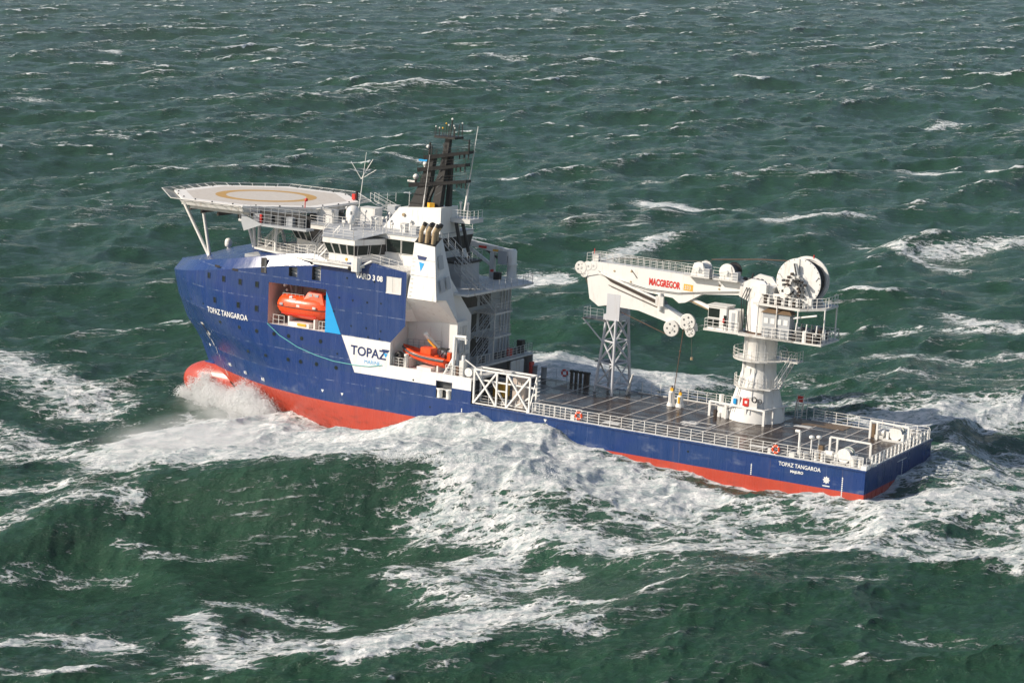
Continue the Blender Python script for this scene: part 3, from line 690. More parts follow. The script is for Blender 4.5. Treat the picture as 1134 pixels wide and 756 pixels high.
# openings in the side: mullions, shaded and lit interiors painted black and grey
t = MB(); t.poly([(76.75, side_y(76.75, 19.5) + .05, 19.5), (76.85, side_y(76.7, 20.4) - .1, 21.25), (76.0, side_y(76, 20.4) - .1, 21.35), (75.95, side_y(76, 19.5) + .05, 19.5)], BLACK); t.poly([(76.25, side_y(76.7, 19.5) + .07, 19.55), (76.3, side_y(76.7, 20.4) - .05, 21.15), (76.05, side_y(76, 20.4) - .05, 21.15), (76.0, side_y(76, 19.5) + .07, 19.55)], DGREY); ship.part('side_opening', t)
for x0, x1, z0, z1 in ((71.55, 72.75, 19.5, 20.8), (68.2, 69.45, 19.45, 21.3)):
    t = MB(); t.box(x0 - .3, x1 + .3, 9.2, 9.25, z0 - .3, z1 + .2, GREY); t.box(x1 - .05, x1 + .25, 9.25, 9.88, z0, z1, BLACK)
    for k_ in range(3): t.tube((x0, 9.4, z0 + .3 + .4 * k_), (x1, 9.4, z0 + .5 + .4 * k_), .03, WHITE, 4)
    ship.part('side_opening', t)
t = MB(); t.box(69.05, 69.75, 9.3, 9.97, 21.35, 21.75, BLACK); ship.part('side_opening', t)
t = MB(); t.box(56.9, 59.3, 9.2, 9.24, 19.0, 21.3, WHITE2); t.box(56.9, 59.3, 9.24, 9.85, 19.05, 19.1, WHITE2)
t.box(57.06, 59.12, 9.86, 9.93, 19.2, 19.3, WHITE); t.box(57.06, 57.14, 9.86, 9.93, 19.3, 21.15, WHITE); t.rail([(57.1, 9.6, 19.2), (59.1, 9.6, 19.2)], .95, 1, WHITE, 2, .05); t.box(57.5, 58.8, 9.28, 9.5, 19.1, 19.6, BROWN)
ship.part('side_opening', t, label='large square opening with a white rail inside')
t = MB(); t.box(49.5, 52.1, 9.3, 9.34, 8.1, 10.2, DGREY); t.box(49.76, 51.8, 9.34, 9.9, 8.1, 8.14, WHITE)
for x in (50.2, 51.4): t.lathe((x, 9.7, 8.14), (0, 0, 1), [(.32, 0), (.32, .85), (.38, .9), (.38, 1.05)], WHITE, 12)
t.box(49.76, 51.8, 9.86, 9.92, 9.15, 9.23, WHITE); ship.part('side_door_opening', t)

# ---- main deck
d = MB(); d.box(.02, 53.9, -9.84, 9.84, 7.9, 8.02, DECK); deck = ship.part('main_deck', d)
lines = MB(); LM = paint('deck_seam_cover', (.52, .48, .44), .5, .2, dirt=.3)
for X in (4.0, 5.7, 7.7, 9.8, 12.45, 15.3, 18.0, 20.8, 23.5, 26.3, 28.3, 31.0, 33.8, 36.6, 39.4, 42.2, 45, 47.8, 50.6): lines.box(X - .075, X + .075, -9.5, 9.3, 8.02, 8.045, LM)
for y in (-5.4, 2.4, 9.35): lines.box(1, 50, y - .04, y + .04, 8.02, 8.036, LM if y > 9 else GREY)
ship.part('seam_strips', lines, deck)
for X, y in ((12.2, 6.6), (12.6, -6.3), (23.0, 1.0), (43, 5.5), (29.5, 7.2)): t = MB(); t.box(X, X + 1.9, y, y + .9, 8.02, 8.05, WHITE2); ship.part('deck_plate', t, deck)
t = MB(); t.box(24.2, 24.3, .4, 2.8, 8.02, 8.04, PALE); t.box(21.2, 21.3, .4, 2.8, 8.02, 8.04, PALE); t.box(21.2, 24.3, .4, .5, 8.02, 8.041, PALE); t.box(21.2, 24.3, 2.7, 2.8, 8.02, 8.041, PALE); ship.part('landing_square', t, deck)
t = MB(); t.box(9.2, 16.2, -9.5, -7.1, 8.02, 8.06, TAN); ship.part('wooden_sheathing', t, deck)
t = MB(); t.box(0.02, 40, 9.62, 9.86, 8.02, 8.14, WHITE2); t.box(0.02, .2, -9.8, 9.6, 8.02, 8.14, WHITE2); t.box(.2, 14.1, -9.86, -9.62, 8.02, 8.13, WHITE2); t.box(23.5, 36, -9.86, -9.62, 8.02, 8.13, WHITE2); ship.part('deck_coaming', t)
# rails
t = MB().rail([(39.3, 9.74, 8.1), (.4, 9.74, 8.1)], 1.22, 1.39, WHITE, 4, .034, .06)
ship.part('port_railing', t)
t = MB().rail([(39.3, 9.35, 8.1), (33.3, 9.35, 8.1)], 1.2, .7, WHITE, 4, .03, .05); ship.part('inner_railing', t)
t = MB().rail([(35.5, -9.74, 8.1), (23.6, -9.74, 8.1)], 1.22, 1.2, WHITE, 4, .034, .055).rail([(13.9, -9.74, 8.1), (.3, -9.74, 8.1)], 1.22, 1.36, WHITE, 4, .034, .055).rail([(48.5, -9.74, 8.1), (35.6, -9.74, 8.1)], 1.2, 1.5, GREY, 2, .025, .045)
ship.part('starboard_railing', t)
t = MB().rail([(.15, 9.4, 8.1), (.15, -9.6, 8.1)], 1.15, 99, WHITE, 3, .03, .05)
for k_ in range(16):
    y = 8.0 - k_ * 1.12; t.box(.0, .16, y - .11, y + .11, 7.95, 9.25, WHITE)
t.box(-.1, .5, 9.0, 9.98, 8.05, 8.5, WHITE); t.box(-.1, .3, 7.0, 7.8, 8.05, 8.35, WHITE)
ship.part('transom_railing', t)

# ---- accommodation
A = MB(); A.box(54.0, 79.5, -9.8, 4.0, 8.0, 19.3, WHITE2); A.box(61.2, 79.5, -9.8, 4.0, 19.3, 21.7, WHITE2); A.box(57.4, 61.2, -3.0, 5.6, 19.3, 21.7, WHITE2); A.box(58.3, 67.3, 4.0, 9.86, 8, 21.6, WHITE2); A.box(56.45, 58.3, 4, 9.84, 17.5, 21.7, WHITE2)
ship.part('accommodation_block', A)
Fd = MB(); Fd.box(67.0, 80.0, -9.2, 8.85, 20.9, 21.3, GREY); Fd.poly([(85, 0, 21.1), (80, -8.6, 21.0), (76, -8.6, 21.0), (76, 8.5, 21.0), (80, 4.0, 21.0)], GREY)
ship.part('fore_deck', Fd)
t = MB().rail([(84.4, 0.2, 21.2), (77, 6.0, 21.5), (73.6, 8.6, 22.0), (69.8, 8.8, 22.3)], 1.1, 1.3, WHITE, 3).rail([(84.4, -.3, 21.2), (76.5, -8, 21.6)], 1.1, 1.3, WHITE, 3); ship.part('fore_railing', t)
# lifeboat recess: real depth behind the opening
t = MB(); x0, x1, z0, z1 = REC; yb = 5.2
t.poly([(x0, yb, z0), (x1, yb, z0), (x1, yb, z1 + .1), (x0, yb, z1 + .1)], SALMON); t.poly([(x0, yb, z0 - .01), (x1, yb, z0 - .01), (x1, 9.88, z0 - .01), (x0, 9.88, z0 - .01)], WHITE2)
t.poly([(x0, yb, z1 + .1), (x1, yb, z1 + .1), (x1, 9.88, z1 + .1), (x0, 9.88, z1 + .1)], SALMON)
t.poly([(x0, yb, z0), (x0, 9.88, z0), (x0, 9.88, z1 + .1), (x0, yb, z1 + .1)], SALMON); t.poly([(x1, yb, z0), (x1, 9.88, z0), (x1, 9.88, z1 + .1), (x1, yb, z1 + .1)], SALMON)
for x in (68.6, 70.2, 72, 74): t.box(x - .06, x + .06, yb + .01, yb + .22, z0, z1, SALMON)
ship.part('boat_recess', t)

# ---- rescue boat bay and casing abaft the side plating
t = MB()
t.box(47.25, 58.25, 4.2, 9.84, 10.55, 10.8, WHITE2)                                                     # bay deck
t.poly([(47.2, 9.9, 10.95), (58.2, 9.9, 10.95), (58.2, 9.8, 10.95), (47.2, 9.8, 10.95)], WHITE); t.poly([(47.25, 9.8, 10.8), (58.2, 9.8, 10.8), (58.2, 9.8, 10.95), (47.25, 9.8, 10.95)], WHITE)
t.poly([(58.25, 4.2, 10.8), (58.25, 9.85, 10.8), (58.25, 9.85, 18), (58.25, 4.2, 18)], WHITE)         # forward bulkhead
t.box(51.55, 58.2, 4.0, 6.28, 10.8, 16.3, WHITE)                                                              # inner wall
ship.part('rescue_boat_bay', t)
t = MB()
# sloping soffit between inner wall and casing
t.mesh([(57.0, 6.3, 15.75), (51.5, 6.3, 16.2), (51.0, 9.88, 19.3), (55.2, 9.88, 19.0), (56.3, 9.88, 19.0), (58.2, 8.6, 15.9)], [(0, 1, 2, 3), (0, 3, 4, 5)], WHITE)
# casing: port face, aft face and inner block
t.mesh([(56.2, 9.9, 19.0), (52.3, 9.9, 19.0), (53.35, 9.0, 25.05), (56.1, 9.0, 25.3)], [(0, 1, 2, 3)], WHITE)
aft = [(53.35, 9.0, 25.05), (54.2, 6.1, 25.7), (52.9, 6.0, 21.2), (51.6, 3.2, 16.8), (51.6, 3.2, 8.1), (51.5, 6.35, 8.1), (51.5, 6.35, 16.2), (51.0, 9.88, 19.25), (52.3, 9.9, 19.0)]
CG = paint('casing_white', (.70, .70, .69), .5, .06)
t.poly(aft, CG)
t.poly([(54.2, 6.1, 25.7), (52.9, 6.0, 21.2), (56.5, 5.6, 21.2), (57.2, 5.9, 25.9)], CG); t.poly([(52.9, 6.0, 21.2), (51.6, 3.2, 16.8), (54.2, 3.2, 16.8), (56.5, 5.6, 21.2)], CG); t.poly([(51.6, 3.2, 16.8), (51.6, 3.2, 8.1), (54, 3.2, 8.1), (54, 3.2, 16.8)], CG)
t.poly([(53.35, 9.0, 25.05), (56.1, 9.0, 25.3), (57.2, 5.9, 25.9), (54.2, 6.1, 25.7)], BLACK); t.poly([(56.2, 9.9, 19.0), (56.1, 9.0, 25.3), (57.2, 5.9, 25.9), (57.2, 5.9, 19)], CG)
casing = ship.part('funnel_casing', t)
for y0, z0_, y1, z1_ in ((8.5, 22.4, 7.5, 23.9), (8.9, 19.9, 8.0, 21.3), (7.6, 20.1, 6.8, 21.5), (6.1, 12.7, 5.2, 14.4), (4.9, 12.9, 4.0, 14.6)):
    xx = interp((z0_ + z1_) / 2, [12, 16.5, 21, 25], [51.5, 51.5, 52.6, 53.6]) - .12
    t = MB(); t.poly([(xx - .1, y0, z0_), (xx - .1, y1, z0_ + .1), (xx + .25, y1 - .1, z1_ + .1), (xx + .25, y0 - .1, z1_)], GREY); ship.part('louvre_panel', t, casing)

t = MB(); t.poly([(55.55, 9.2, 23.9), (54.2, 9.2, 23.8), (54.4, 9.25, 23.35), (55.3, 9.25, 23.4)], NAVY); t.poly([(55.2, 9.28, 23.2), (54.45, 9.28, 23.05), (54.85, 9.34, 22.1)], BLUE2)
for i_ in range(len(t.v)):                       # lay on the leaning port face of the casing
    x, y, z = t.v[i_]; t.v[i_] = (x, 9.9 - (z - 19) * .9 / 6.1 + .02, z)
ship.part('funnel_emblem', t, casing)
for x, y, lx in ((55.7, 8.4, 1.0), (54.9, 8.3, .9), (54.1, 8.2, .8), (55.4, 7.2, .8), (54.4, 7.1, .7)):
    t = MB(); zb = 25.2; ztop = zb + 1.6 + lx * .55
    t.tube((x, y, zb), (x - .1, y, zb + 1.4), .25, BRASS, 12); t.tube((x - .1, y, zb + 1.35), (x - .5, y, ztop), .25, BRASS, 12, .26, cap=False); t.tube((x - .46, y, ztop - .1), (x - .6, y, ztop + .2), .27, BLACK, 12)
    t.torus((x - .06, y, zb + 1.0), (0, 0, 1), .26, .04, BRASS, 12, 5); ship.part('exhaust_pipe', t, casing)

t = MB()
for z in (21.6, 23.4): t.box(53.0, 56.2, 9.9 - (z - 19) * .9 / 6.1 + .0, 9.9 - (z - 19) * .9 / 6.1 + .025, z, z + .04, GREY)
for k_ in range(12): t.tube((56.05, 9.95 - k_ * .075, 19.3 + k_ * .48), (55.7, 9.95 - k_ * .075, 19.3 + k_ * .48), .03, WHITE2, 4)
ship.part('casing_ladder', t, casing)
t = MB()
for y_ in (4.6, 5.1, 5.6): t.tube((51.38, y_, 8.2), (51.38, y_, 15.8), .07, WHITE2, 6)
t.box(51.2, 51.45, 3.8, 4.4, 11.2, 12.4, GREY); t.box(53.2, 54.0, 6.28, 6.5, 11.2, 13.0, GREY); t.box(55.0, 55.8, 6.28, 6.4, 10.85, 12.8, WHITE2)
ship.part('casing_pipes', t)
# ---- aft terraces: decks, doors, stairs
t = MB(); t.box(53.95, 54.02, -9.8, 3.2, 8, 19.4, GREY)
terr = ship.part('aft_bulkhead', t)
t = MB()
t.prism([(56, -9.9), (52.0, -9.9), (50.4, -8.9), (50.2, -6.2), (50.8, 5.6), (56, 5.6)], 19.25, 19.5, WHITE2)                    # boat deck with the small crane
t.rail([(55.8, -9.8, 19.5), (52.0, -9.8, 19.5), (50.5, -8.8, 19.5), (50.3, -6.2, 19.5), (50.9, 5.3, 19.5)], 1.1, 1.3, GREY, 3)
ship.part('upper_terrace', t)
for z, xa in ((16.5, 51.0), (13.7, 51.0)):
    t = MB(); t.box(xa, 53.95, -5.2, -1.2, z - .2, z, WHITE2); t.rail([(xa + .05, -1.3, z), (xa + .05, -5.1, z), (53.8, -5.1, z)], 1.1, 1.2, WHITE2, 3); t.tube((xa + .2, -1.5, z - 2.8), (xa + .2, -1.5, z), .09, WHITE2, 6)
    ship.part('terrace_landing', t)
t = MB(); t.prism([(54, -9.9), (50.5, -9.9), (50.5, 3.2), (54, 3.2)], 10.6, 10.8, WHITE2); t.rail([(50.6, 3.1, 10.8), (50.6, -9.7, 10.8), (53.8, -9.7, 10.8)], 1.2, .9, WHITE2, 4); t.box(51.2, 51.9, -9.0, -8.2, 10.8, 12.4, BLACK); t.box(51.3, 51.8, -6.2, -5.7, 10.8, 11.7, REDP)
for y in (-7.2, -4.6, -3.2, .2): t.box(51.3, 51.9, y - .25, y + .25, 10.8, 11.6, DGREY)
ship.part('lower_terrace', t)
t = MB(); t.stair((53.0, 4.4, 22.0), (51.4, -1.4, 16.5), .9, GREY, (1, 0, 0)); ship.part('stairway', t)
t = MB(); t.stair((51.6, -1.6, 16.4), (51.6, 2.6, 13.6), .9, GREY, (1, 0, 0)); ship.part('stairway', t)
t = MB(); t.stair((51.6, -1.6, 13.6), (51.6, 2.6, 10.8), .9, GREY, (1, 0, 0)); ship.part('stairway', t)
t = MB(); t.stair((54.4, 5.2, 25.2), (52.6, 2.8, 22.2), .9, GREY, (1, 0, 0)); t.stair((52.8, 3.8, 22.1), (52.0, .4, 19.5), .9, GREY, (1, 0, 0)); ship.part('stairway', t)
for y0, y1, z0_, z1_ in ((-4.8, -2.6, 17.0, 19.0), (-1.8, 2.6, 17.0, 19.1), (-1.8, 2.2, 14.0, 16.1), (-5, -2.6, 14.0, 16.2), (-4.8, 2.4, 11.0, 13.2)):
    t = MB(); t.box(53.85, 53.93, y0, y1, z0_, z1_, BROWN if z0_ > 16 else BLACK); ship.part('bulkhead_opening', t)
t = MB()
for y in (-9.6, -8.9, -8.2, -7.4): t.box(53.8, 53.93, y - .04, y + .04, 10.8, 19.2, WHITE2)
for k_ in range(9): t.tube((53.85, -7.8, 11.2 + k_ * .9), (53.85, -6.9, 11.2 + k_ * .9), .04, WHITE2, 4)
ship.part('bulkhead_stiffeners', t)
# deck-level wall under the lower terrace and bulwark wing on the far side
t = MB(); t.box(50.5, 54, -9.9, -9.7, 8, 10.6, WHITE2); t.box(50.2, 50.4, -7.2, -4.2, 8, 10.5, WHITE2); t.box(50.5, 54, -9.88, -9.7, 8, 10.5, GREY); t.box(49.9, 50.15, -9.2, -8.4, 8.3, 9.9, REDP); ship.part('aft_wing_wall', t)
t = MB(); t.box(54.2, 57.4, -2.4, 1.6, 19.5, 22.2, GREY); t.box(54.0, 57.4, -2.6, 1.8, 22.2, 22.45, BLACK); t.rail([(54, 1.8, 22.45), (54, -2.6, 22.45)], 1.1, 1, GREY); ship.part('deck_house', t)
# ---- bridge
t = MB(); t.prism([(61.2, -9.8), (69.0, -10.5), (80, -8.0), (80, 7.0), (69.0, 10.6), (62.6, 10.6), (62.0, 9.7), (57, 9.6), (57, -5.8), (61.2, -5.8)], 21.72, 21.92, WHITE2)
t.box(62.8, 68.9, 10.45, 10.6, 21.5, 22.0, WHITE)
bd = ship.part('bridge_deck', t)
t = MB().rail([(68.8, 10.5, 21.9), (62.8, 10.5, 21.9)], 1.1, 1.5, WHITE, 3, .035, .045).rail([(62.6, 10.4, 21.9), (61.4, 9.7, 22.3), (56.5, 9.7, 21.7)], 1.1, 1.1, WHITE, 3).rail([(68.8, 10.4, 21.9), (74, 8.5, 21.9), (79.6, 6.8, 21.9), (79.6, -7, 21.9)], 1.1, 1.4, WHITE, 3)
ship.part('bridge_railing', t)
B_ = MB()
# wing house (full width), leaning windows above a solid apron
def tier(mb, pts0, z0, pts1, z1, mat):
    n = len(pts0); mb.mesh([(*p, z0) for p in pts0] + [(*p, z1) for p in pts1], [(i, (i + 1) % n, n + (i + 1) % n, n + i) for i in range(n)] + [tuple(range(n, 2 * n))], mat)
wing0 = [(63.9, 9.3), (62.3, 5.8), (62.3, -5.8), (63.9, -9.3), (67.6, -9.3), (69.6, -6), (69.6, 6), (67.6, 9.3)]
wing1 = [(63.7, 9.8), (62.1, 5.9), (62.1, -5.9), (63.7, -9.8), (68.2, -9.8), (70.3, -6.2), (70.3, 6.2), (68.2, 9.8)]
tier(B_, wing0, 21.92, wing0, 22.85, WHITE); tier(B_, [tuple(a * .99 for a in ()) or p for p in wing0], 22.85, [(p[0], p[1] * .98) for p in wing1], 24.12, BLACK); 
tier(B_, wing1, 24.1, [(p[0], p[1]) for p in wing1], 24.75, WHITE)
# centre house
c0 = [(57.6, -5.6), (72.4, -5.6), (75.8, -4.2), (75.8, 4.2), (72.4, 5.6), (57.6, 5.6)]; c1 = [(57.3, -5.9), (72.8, -5.9), (76.9, -4.4), (76.9, 4.4), (72.8, 5.9), (57.3, 5.9)]
tier(B_, c0, 21.9, c0, 23.2, WHITE); tier(B_, c0, 23.2, c1, 24.85, BLACK); tier(B_, c1, 24.85, c1, 25.35, WHITE)
br = ship.part('bridge', B_)
def quadwin(a, b, c, d_, n, gap=.12, off=(0, 0, 0)):
    """n panes across the quad a(lower left) b(lower right) c(upper right) d(upper left)"""
    a, b, c, d_ = map(Vector, (a, b, c, d_)); o = Vector(off)
    for i in range(n):
        u0 = (i + gap / 2) / n; u1 = (i + 1 - gap / 2) / n
        p = [a.lerp(b, u0), a.lerp(b, u1), d_.lerp(c, u1), d_.lerp(c, u0)]
        t = MB().poly([q_ + o for q_ in p], GLASS); w_ = ship.part('bridge_window', t)
        f_ = MB(); c_ = [q_ + o * 1.2 for q_ in p]; f_.path(c_ + [c_[0]], .035, WHITE2, 4); ship.part('frame', f_, w_)
quadwin((67.6, 9.32, 22.88), (63.95, 9.32, 22.88), (63.75, 9.65, 24.08), (68.15, 9.65, 24.08), 4, .10, (0, .06, 0))
quadwin((63.88, 9.2, 22.9), (62.5, 6.2, 22.9), (62.3, 6.2, 24.1), (63.68, 9.4, 24.1), 2, .16, (-.06, .03, 0))
quadwin((75.8, 4.25, 23.25), (72.4, 5.62, 23.25), (72.8, 5.92, 24.8), (76.9, 4.45, 24.8), 3, .12, (.02, .06, 0))
quadwin((62.0, 5.65, 23.25), (57.9, 5.65, 23.25), (57.6, 5.92, 24.85), (62.0, 5.92, 24.85), 2, .06, (0, .06, 0))
t = MB(); t.prism([(57.2, -6.0), (76.8, -4.6), (76.8, 4.6), (72.8, 6.0), (57.2, 6.0)], 25.35, 25.45, GREY)
t.mesh([(62.0, 6.0, 25.4), (63.6, 9.9, 24.75), (68.3, 9.9, 24.75), (70.4, 6.0, 25.4)], [(0, 1, 2, 3)], GREY); t.mesh([(62.0, -6.0, 25.4), (63.6, -9.9, 24.75), (68.3, -9.9, 24.75), (70.4, -6.0, 25.4)], [(0, 1, 2, 3)], GREY)
ship.part('bridge_roof', t)
t = MB().rail([(68.2, 9.7, 24.8), (64.0, 9.7, 24.8), (62.4, 6.0, 25.4)], 1.0, 1.2, WHITE, 3).rail([(57.4, 5.8, 25.4), (62.2, 5.8, 25.4)], 1.0, 1.2, WHITE).rail([(70.5, 6, 25.4), (72.8, 5.8, 25.4)], 1.0, 1.2, WHITE).rail([(57.4, -5.8, 25.4), (72, -5.8, 25.4)], 1.0, 1.4, WHITE).rail([(64.0, 4.2, 25.4), (72, 4.2, 25.4)], 1.0, 1.4, WHITE2)
ship.part('roof_railing', t)
# clutter on the bridge roof: lockers, vent posts, searchlights, stairs
rnd = random.Random(4)
for X, y, w_, d_, h_ in ((72.2, 3.2, 2.6, 1.0, 1.5), (69.4, -2.0, 2.2, 1.6, 1.6), (66.2, 1.6, .9, .9, 1.1), (64.6, -1.2, 1.2, 1.0, 1.7), (61.0, 3.6, .8, .8, 1.0), (70.6, -4.2, 1.8, 1.2, 1.3), (67.5, -4.0, 1.2, 1.2, 1.9), (59.2, 4.2, 1.0, .7, .9), (74.6, 1.0, 1.6, 1.6, 1.0)):
    t = MB(); t.box(X - w_ / 2, X + w_ / 2, y - d_ / 2, y + d_ / 2, 25.45, 25.45 + h_, WHITE if rnd.random() < .7 else GREY, .08); t.box(X - w_ / 2 - .04, X + w_ / 2 + .04, y - d_ / 2 - .04, y + d_ / 2 + .04, 25.45 + h_, 25.5 + h_, WHITE2); ship.part('roof_locker', t)
for i_ in range(26):
    X = rnd.uniform(58.5, 72); y = rnd.uniform(-4.5, 5.6); h_ = rnd.uniform(.7, 1.9); t = MB(); t.tube((X, y, 25.4), (X, y, 25.4 + h_), .06, WHITE2, 5)
    k_ = i_ % 4
    if k_ == 0: t.sphere((X, y, 25.5 + h_), .2, WHITE, 8)
    elif k_ == 1: t.tube((X, y, 25.4 + h_), (X - .3, y + .25, 25.4 + h_), .17, WHITE, 8)
    elif k_ == 2: t.tube((X, y, 25.4 + h_ * .8), (X, y, 25.4 + h_), .15, GREY, 8)
    else: t.box(X - .2, X + .2, y - .15, y + .15, 25.2 + h_, 25.5 + h_, WHITE)
    ship.part('vent_post', t)
for a_, b__, w_, s_ in (((71.2, 8.6, 21.95), (69.6, 6.6, 24.9), .7, (.8, -.6, 0)), ((69.2, 9.2, 21.95), (67.2, 7.8, 24.9), .6, (.6, -.8, 0)), ((79.2, 5.8, 21.95), (77.5, 4.6, 24.4), .7, (.7, -.7, 0))): t = MB(); t.stair(a_, b__, w_, WHITE, s_); ship.part('bridge_stair', t)
for k_ in range(3): t = MB(); t.tube((72.0 - k_ * 1.2, 6.4, 22.0), (71.2 - k_ * 1.2, 6.0, 24.2), .09, WHITE, 5); ship.part('bridge_strut', t)
t = MB()
t.box(62.4, 63.4, 9.95, 10.9, 21.3, 22.9, WHITE, .15); t.tube((63.2, 10.7, 21.5), (61.2, 9.9, 22.6), .13, WHITE, 6); t.tube((62.6, 10.6, 22.9), (62.6, 10.6, 21.0), .10, GREY, 6); t.sphere((63.75, 10.5, 21.55), .28, BLACK, 10); t.box(64.1, 64.35, 10.5, 10.66, 22.4, 22.7, YELLOW)
ship.part('wing_searchlight', t)
# mast house
t = MB(); t.mesh([(65.2, 1.8, 25.4), (57.2, 1.8, 25.4), (57.2, -2.6, 25.4), (65.2, -2.6, 25.4), (63.2, 1.5, 28.0), (57.4, 1.5, 28.5), (57.4, -2.2, 28.5), (63.2, -2.2, 28.0)], [(0, 1, 5, 4), (1, 2, 6, 5), (2, 3, 7, 6), (3, 0, 4, 7), (4, 5, 6, 7)], WHITE)
t.tube((62.4, 1.55, 27.2), (62.4, 1.8, 27.2), .2, BRASS, 8); ship.part('mast_house', t)
t = MB(); t.box(54.6, 57.3, -3.5, -.5, 26.7, 27.2, WHITE2); t.rail([(57.2, -.6, 27.2), (54.7, -.6, 27.2), (54.7, -3.4, 27.2)], 1.0, .9, WHITE); t.tube((55.6, -1, 22), (56.8, -1, 26.7), .22, BLACK, 6); t.tube((55.8, -3, 22), (57.2, -3, 26.7), .22, BLACK, 6)
for x in (56.4, 55.4): t.tube((x, -1.2, 27.2), (x, -1.2, 28.9), .10, WHITE, 6); t.sphere((x, -1.2, 29), .2, WHITE, 8)
ship.part('aft_mast_platform', t)

# ================================================================ things on the ship
# ---- helicopter deck
hc = (83.6, 0, 27.2); hr = 11.6
H = Thing('helicopter_deck', 'octagonal white helicopter deck with a yellow ring, raised over the bow', 'helideck', (83.6, 0, 21))
def octo(r_, rotd=22.5, n=8): return [(hc[0] + r_ * math.cos(R(rotd + 360 / n * i)), hc[1] + r_ * math.sin(R(rotd + 360 / n * i))) for i in range(n)]
t = MB(); t.prism(octo(hr), 26.95, 27.2, HELIW)
t.prism(octo(hr - .15), 26.5, 26.95, WHITE2)
for k_ in range(-4, 5): w_ = math.sqrt(max(1, 10.2 ** 2 - (k_ * 2.3) ** 2)); t.box(hc[0] - w_, hc[0] + w_, k_ * 2.3 - .12, k_ * 2.3 + .12, 25.95, 26.5, WHITE2)
for k_ in range(-3, 4): w_ = math.sqrt(max(1, 9.6 ** 2 - (k_ * 2.8) ** 2)); t.box(hc[0] + k_ * 2.8 - .12, hc[0] + k_ * 2.8 + .12, -w_, w_, 25.5, 25.94, BROWN)
plat = H.part('deck_platform', t)
def disc(mb, r0, r1, z, mat, n=64):
    for i in range(n):
        a, b = 2 * math.pi * i / n, 2 * math.pi * (i + 1) / n
        if r0 == 0: mb.poly([(hc[0], 0, z), (hc[0] + r1 * math.cos(a), r1 * math.sin(a), z), (hc[0] + r1 * math.cos(b), r1 * math.sin(b), z)], mat)
        else: mb.poly([(hc[0] + r_ * math.cos(q_), r_ * math.sin(q_), z) for r_, q_ in ((r0, a), (r1, a), (r1, b), (r0, b))], mat)
t = MB(); t.poly([(x, y, 27.206) for x, y in octo(10.1)], HELI); H.part('landing_area', t, plat)
t = MB(); disc(t, 4.9, 6.2, 27.212, HELIY); H.part('yellow_ring', t, plat)
for a in np.arange(0, 360, 15):
    x, y = hc[0] + 10.75 * math.cos(R(a)), 10.75 * math.sin(R(a)); t = MB(); t.tube((x, y, 27.2), (x, y, 27.34), .09, BLACK, 6); H.part('perimeter_light', t, plat)
t = MB(); o8 = octo(hr); n8 = octo(hr + 1.6); NET = paint('safety_net', (.24, .24, .24), .7)
for i_ in range(8):
    if i_ in (2,): continue
    a, b = Vector((*o8[i_], 27.0)), Vector((*o8[(i_ + 1) % 8], 27.0)); c, d_ = Vector((*n8[i_], 27.35)), Vector((*n8[(i_ + 1) % 8], 27.35))
    t.tube(c, d_, .05, WHITE2, 4)
    for k_ in range(7): t.tube(a.lerp(b, k_ / 6), c.lerp(d_, k_ / 6), .05, WHITE2, 4)
    for k_ in range(1, 8): u_ = k_ / 8; t.tube(a.lerp(c, u_), b.lerp(d_, u_), .013, NET, 3)
    for k_ in range(1, 30): u_ = k_ / 30; t.tube(a.lerp(b, u_), c.lerp(d_, u_), .012, NET, 3)
H.part('safety_net', t)
for p, q_ in (((94.0, 3.5, 26.4), (89.8, 3.0, 19.3)), ((90.9, 3.4, 26.4), (89.6, 3.1, 19.3)), ((85.2, 2.4, 26), (83.4, 2.4, 21)), ((83.9, 2.4, 26), (83.2, 2.4, 21)), ((82.6, 2.6, 26), (82.7, 2.4, 21)), ((85.2, -4, 26), (83.4, -4, 21)), ((76.5, 7.5, 26), (76.5, 7.5, 21.9)), ((76.5, -7.5, 26), (76.5, -7.5, 21.9))):
    t = MB().tube(p, q_, .2, WHITE, 10); H.part('support_leg', t)
t = MB().tube((89.8, 3.05, 19.5), (88.6, 4.6, 19.5), .2, WHITE, 8).tube((89.7, 3.05, 19.4), (90.3, 4.3, 18.9), .2, WHITE, 8); H.part('leg_bracket', t)
t = MB(); t.box(70.0, 79.2, 9.0, 10.6, 25.1, 25.35, GREY); t.rail([(79.1, 10.5, 25.3), (70.1, 10.5, 25.3)], 1.2, 1.0, GREY, 3).rail([(79.1, 9.2, 25.3), (79.1, 10.5, 25.3)], 1.2, 1, GREY)
t.box(70.5, 78.6, 9.0, 9.1, 25.35, 26.7, BLACK); t.box(76.9, 77.15, 9.7, 9.95, 25.4, 26.4, REDP); t.rail([(79.1, 10.5, 26.5), (70.1, 10.5, 26.5)], .9, 1.0, GREY, 2)
for k_ in range(5): t.box(71 + 1.6 * k_, 71.9 + 1.6 * k_, 9.1, 9.7, 25.35, 26.4, (DGREY, GREY, DGREY, DGREY, GREY)[k_])
wk = H.part('access_walkway', t)
t = MB(); t.poly([(76.2, 10.65, 25.3), (79.3, 10.65, 26.3), (79.3, 10.65, 25.3), (78.9, 10.65, 24.3)], GREY); H.part('side_bracket', t, wk)
t = MB(); t.tube((80.6, 9.2, 26.4), (80.6, 9.2, 25.4), .06, WHITE, 5).tube((80.7, 9.2, 25.3), (79.6, 9.2, 25.2), .2, WHITE, 8); H.part('foam_monitor', t)
t = MB(); t.tube((73.5, 6.0, 27.2), (73.5, 6.0, 28.1), .06, REDP, 5).sphere((73.2, 6.2, 28.2), .22, REDP, 8); H.part('foam_monitor', t)
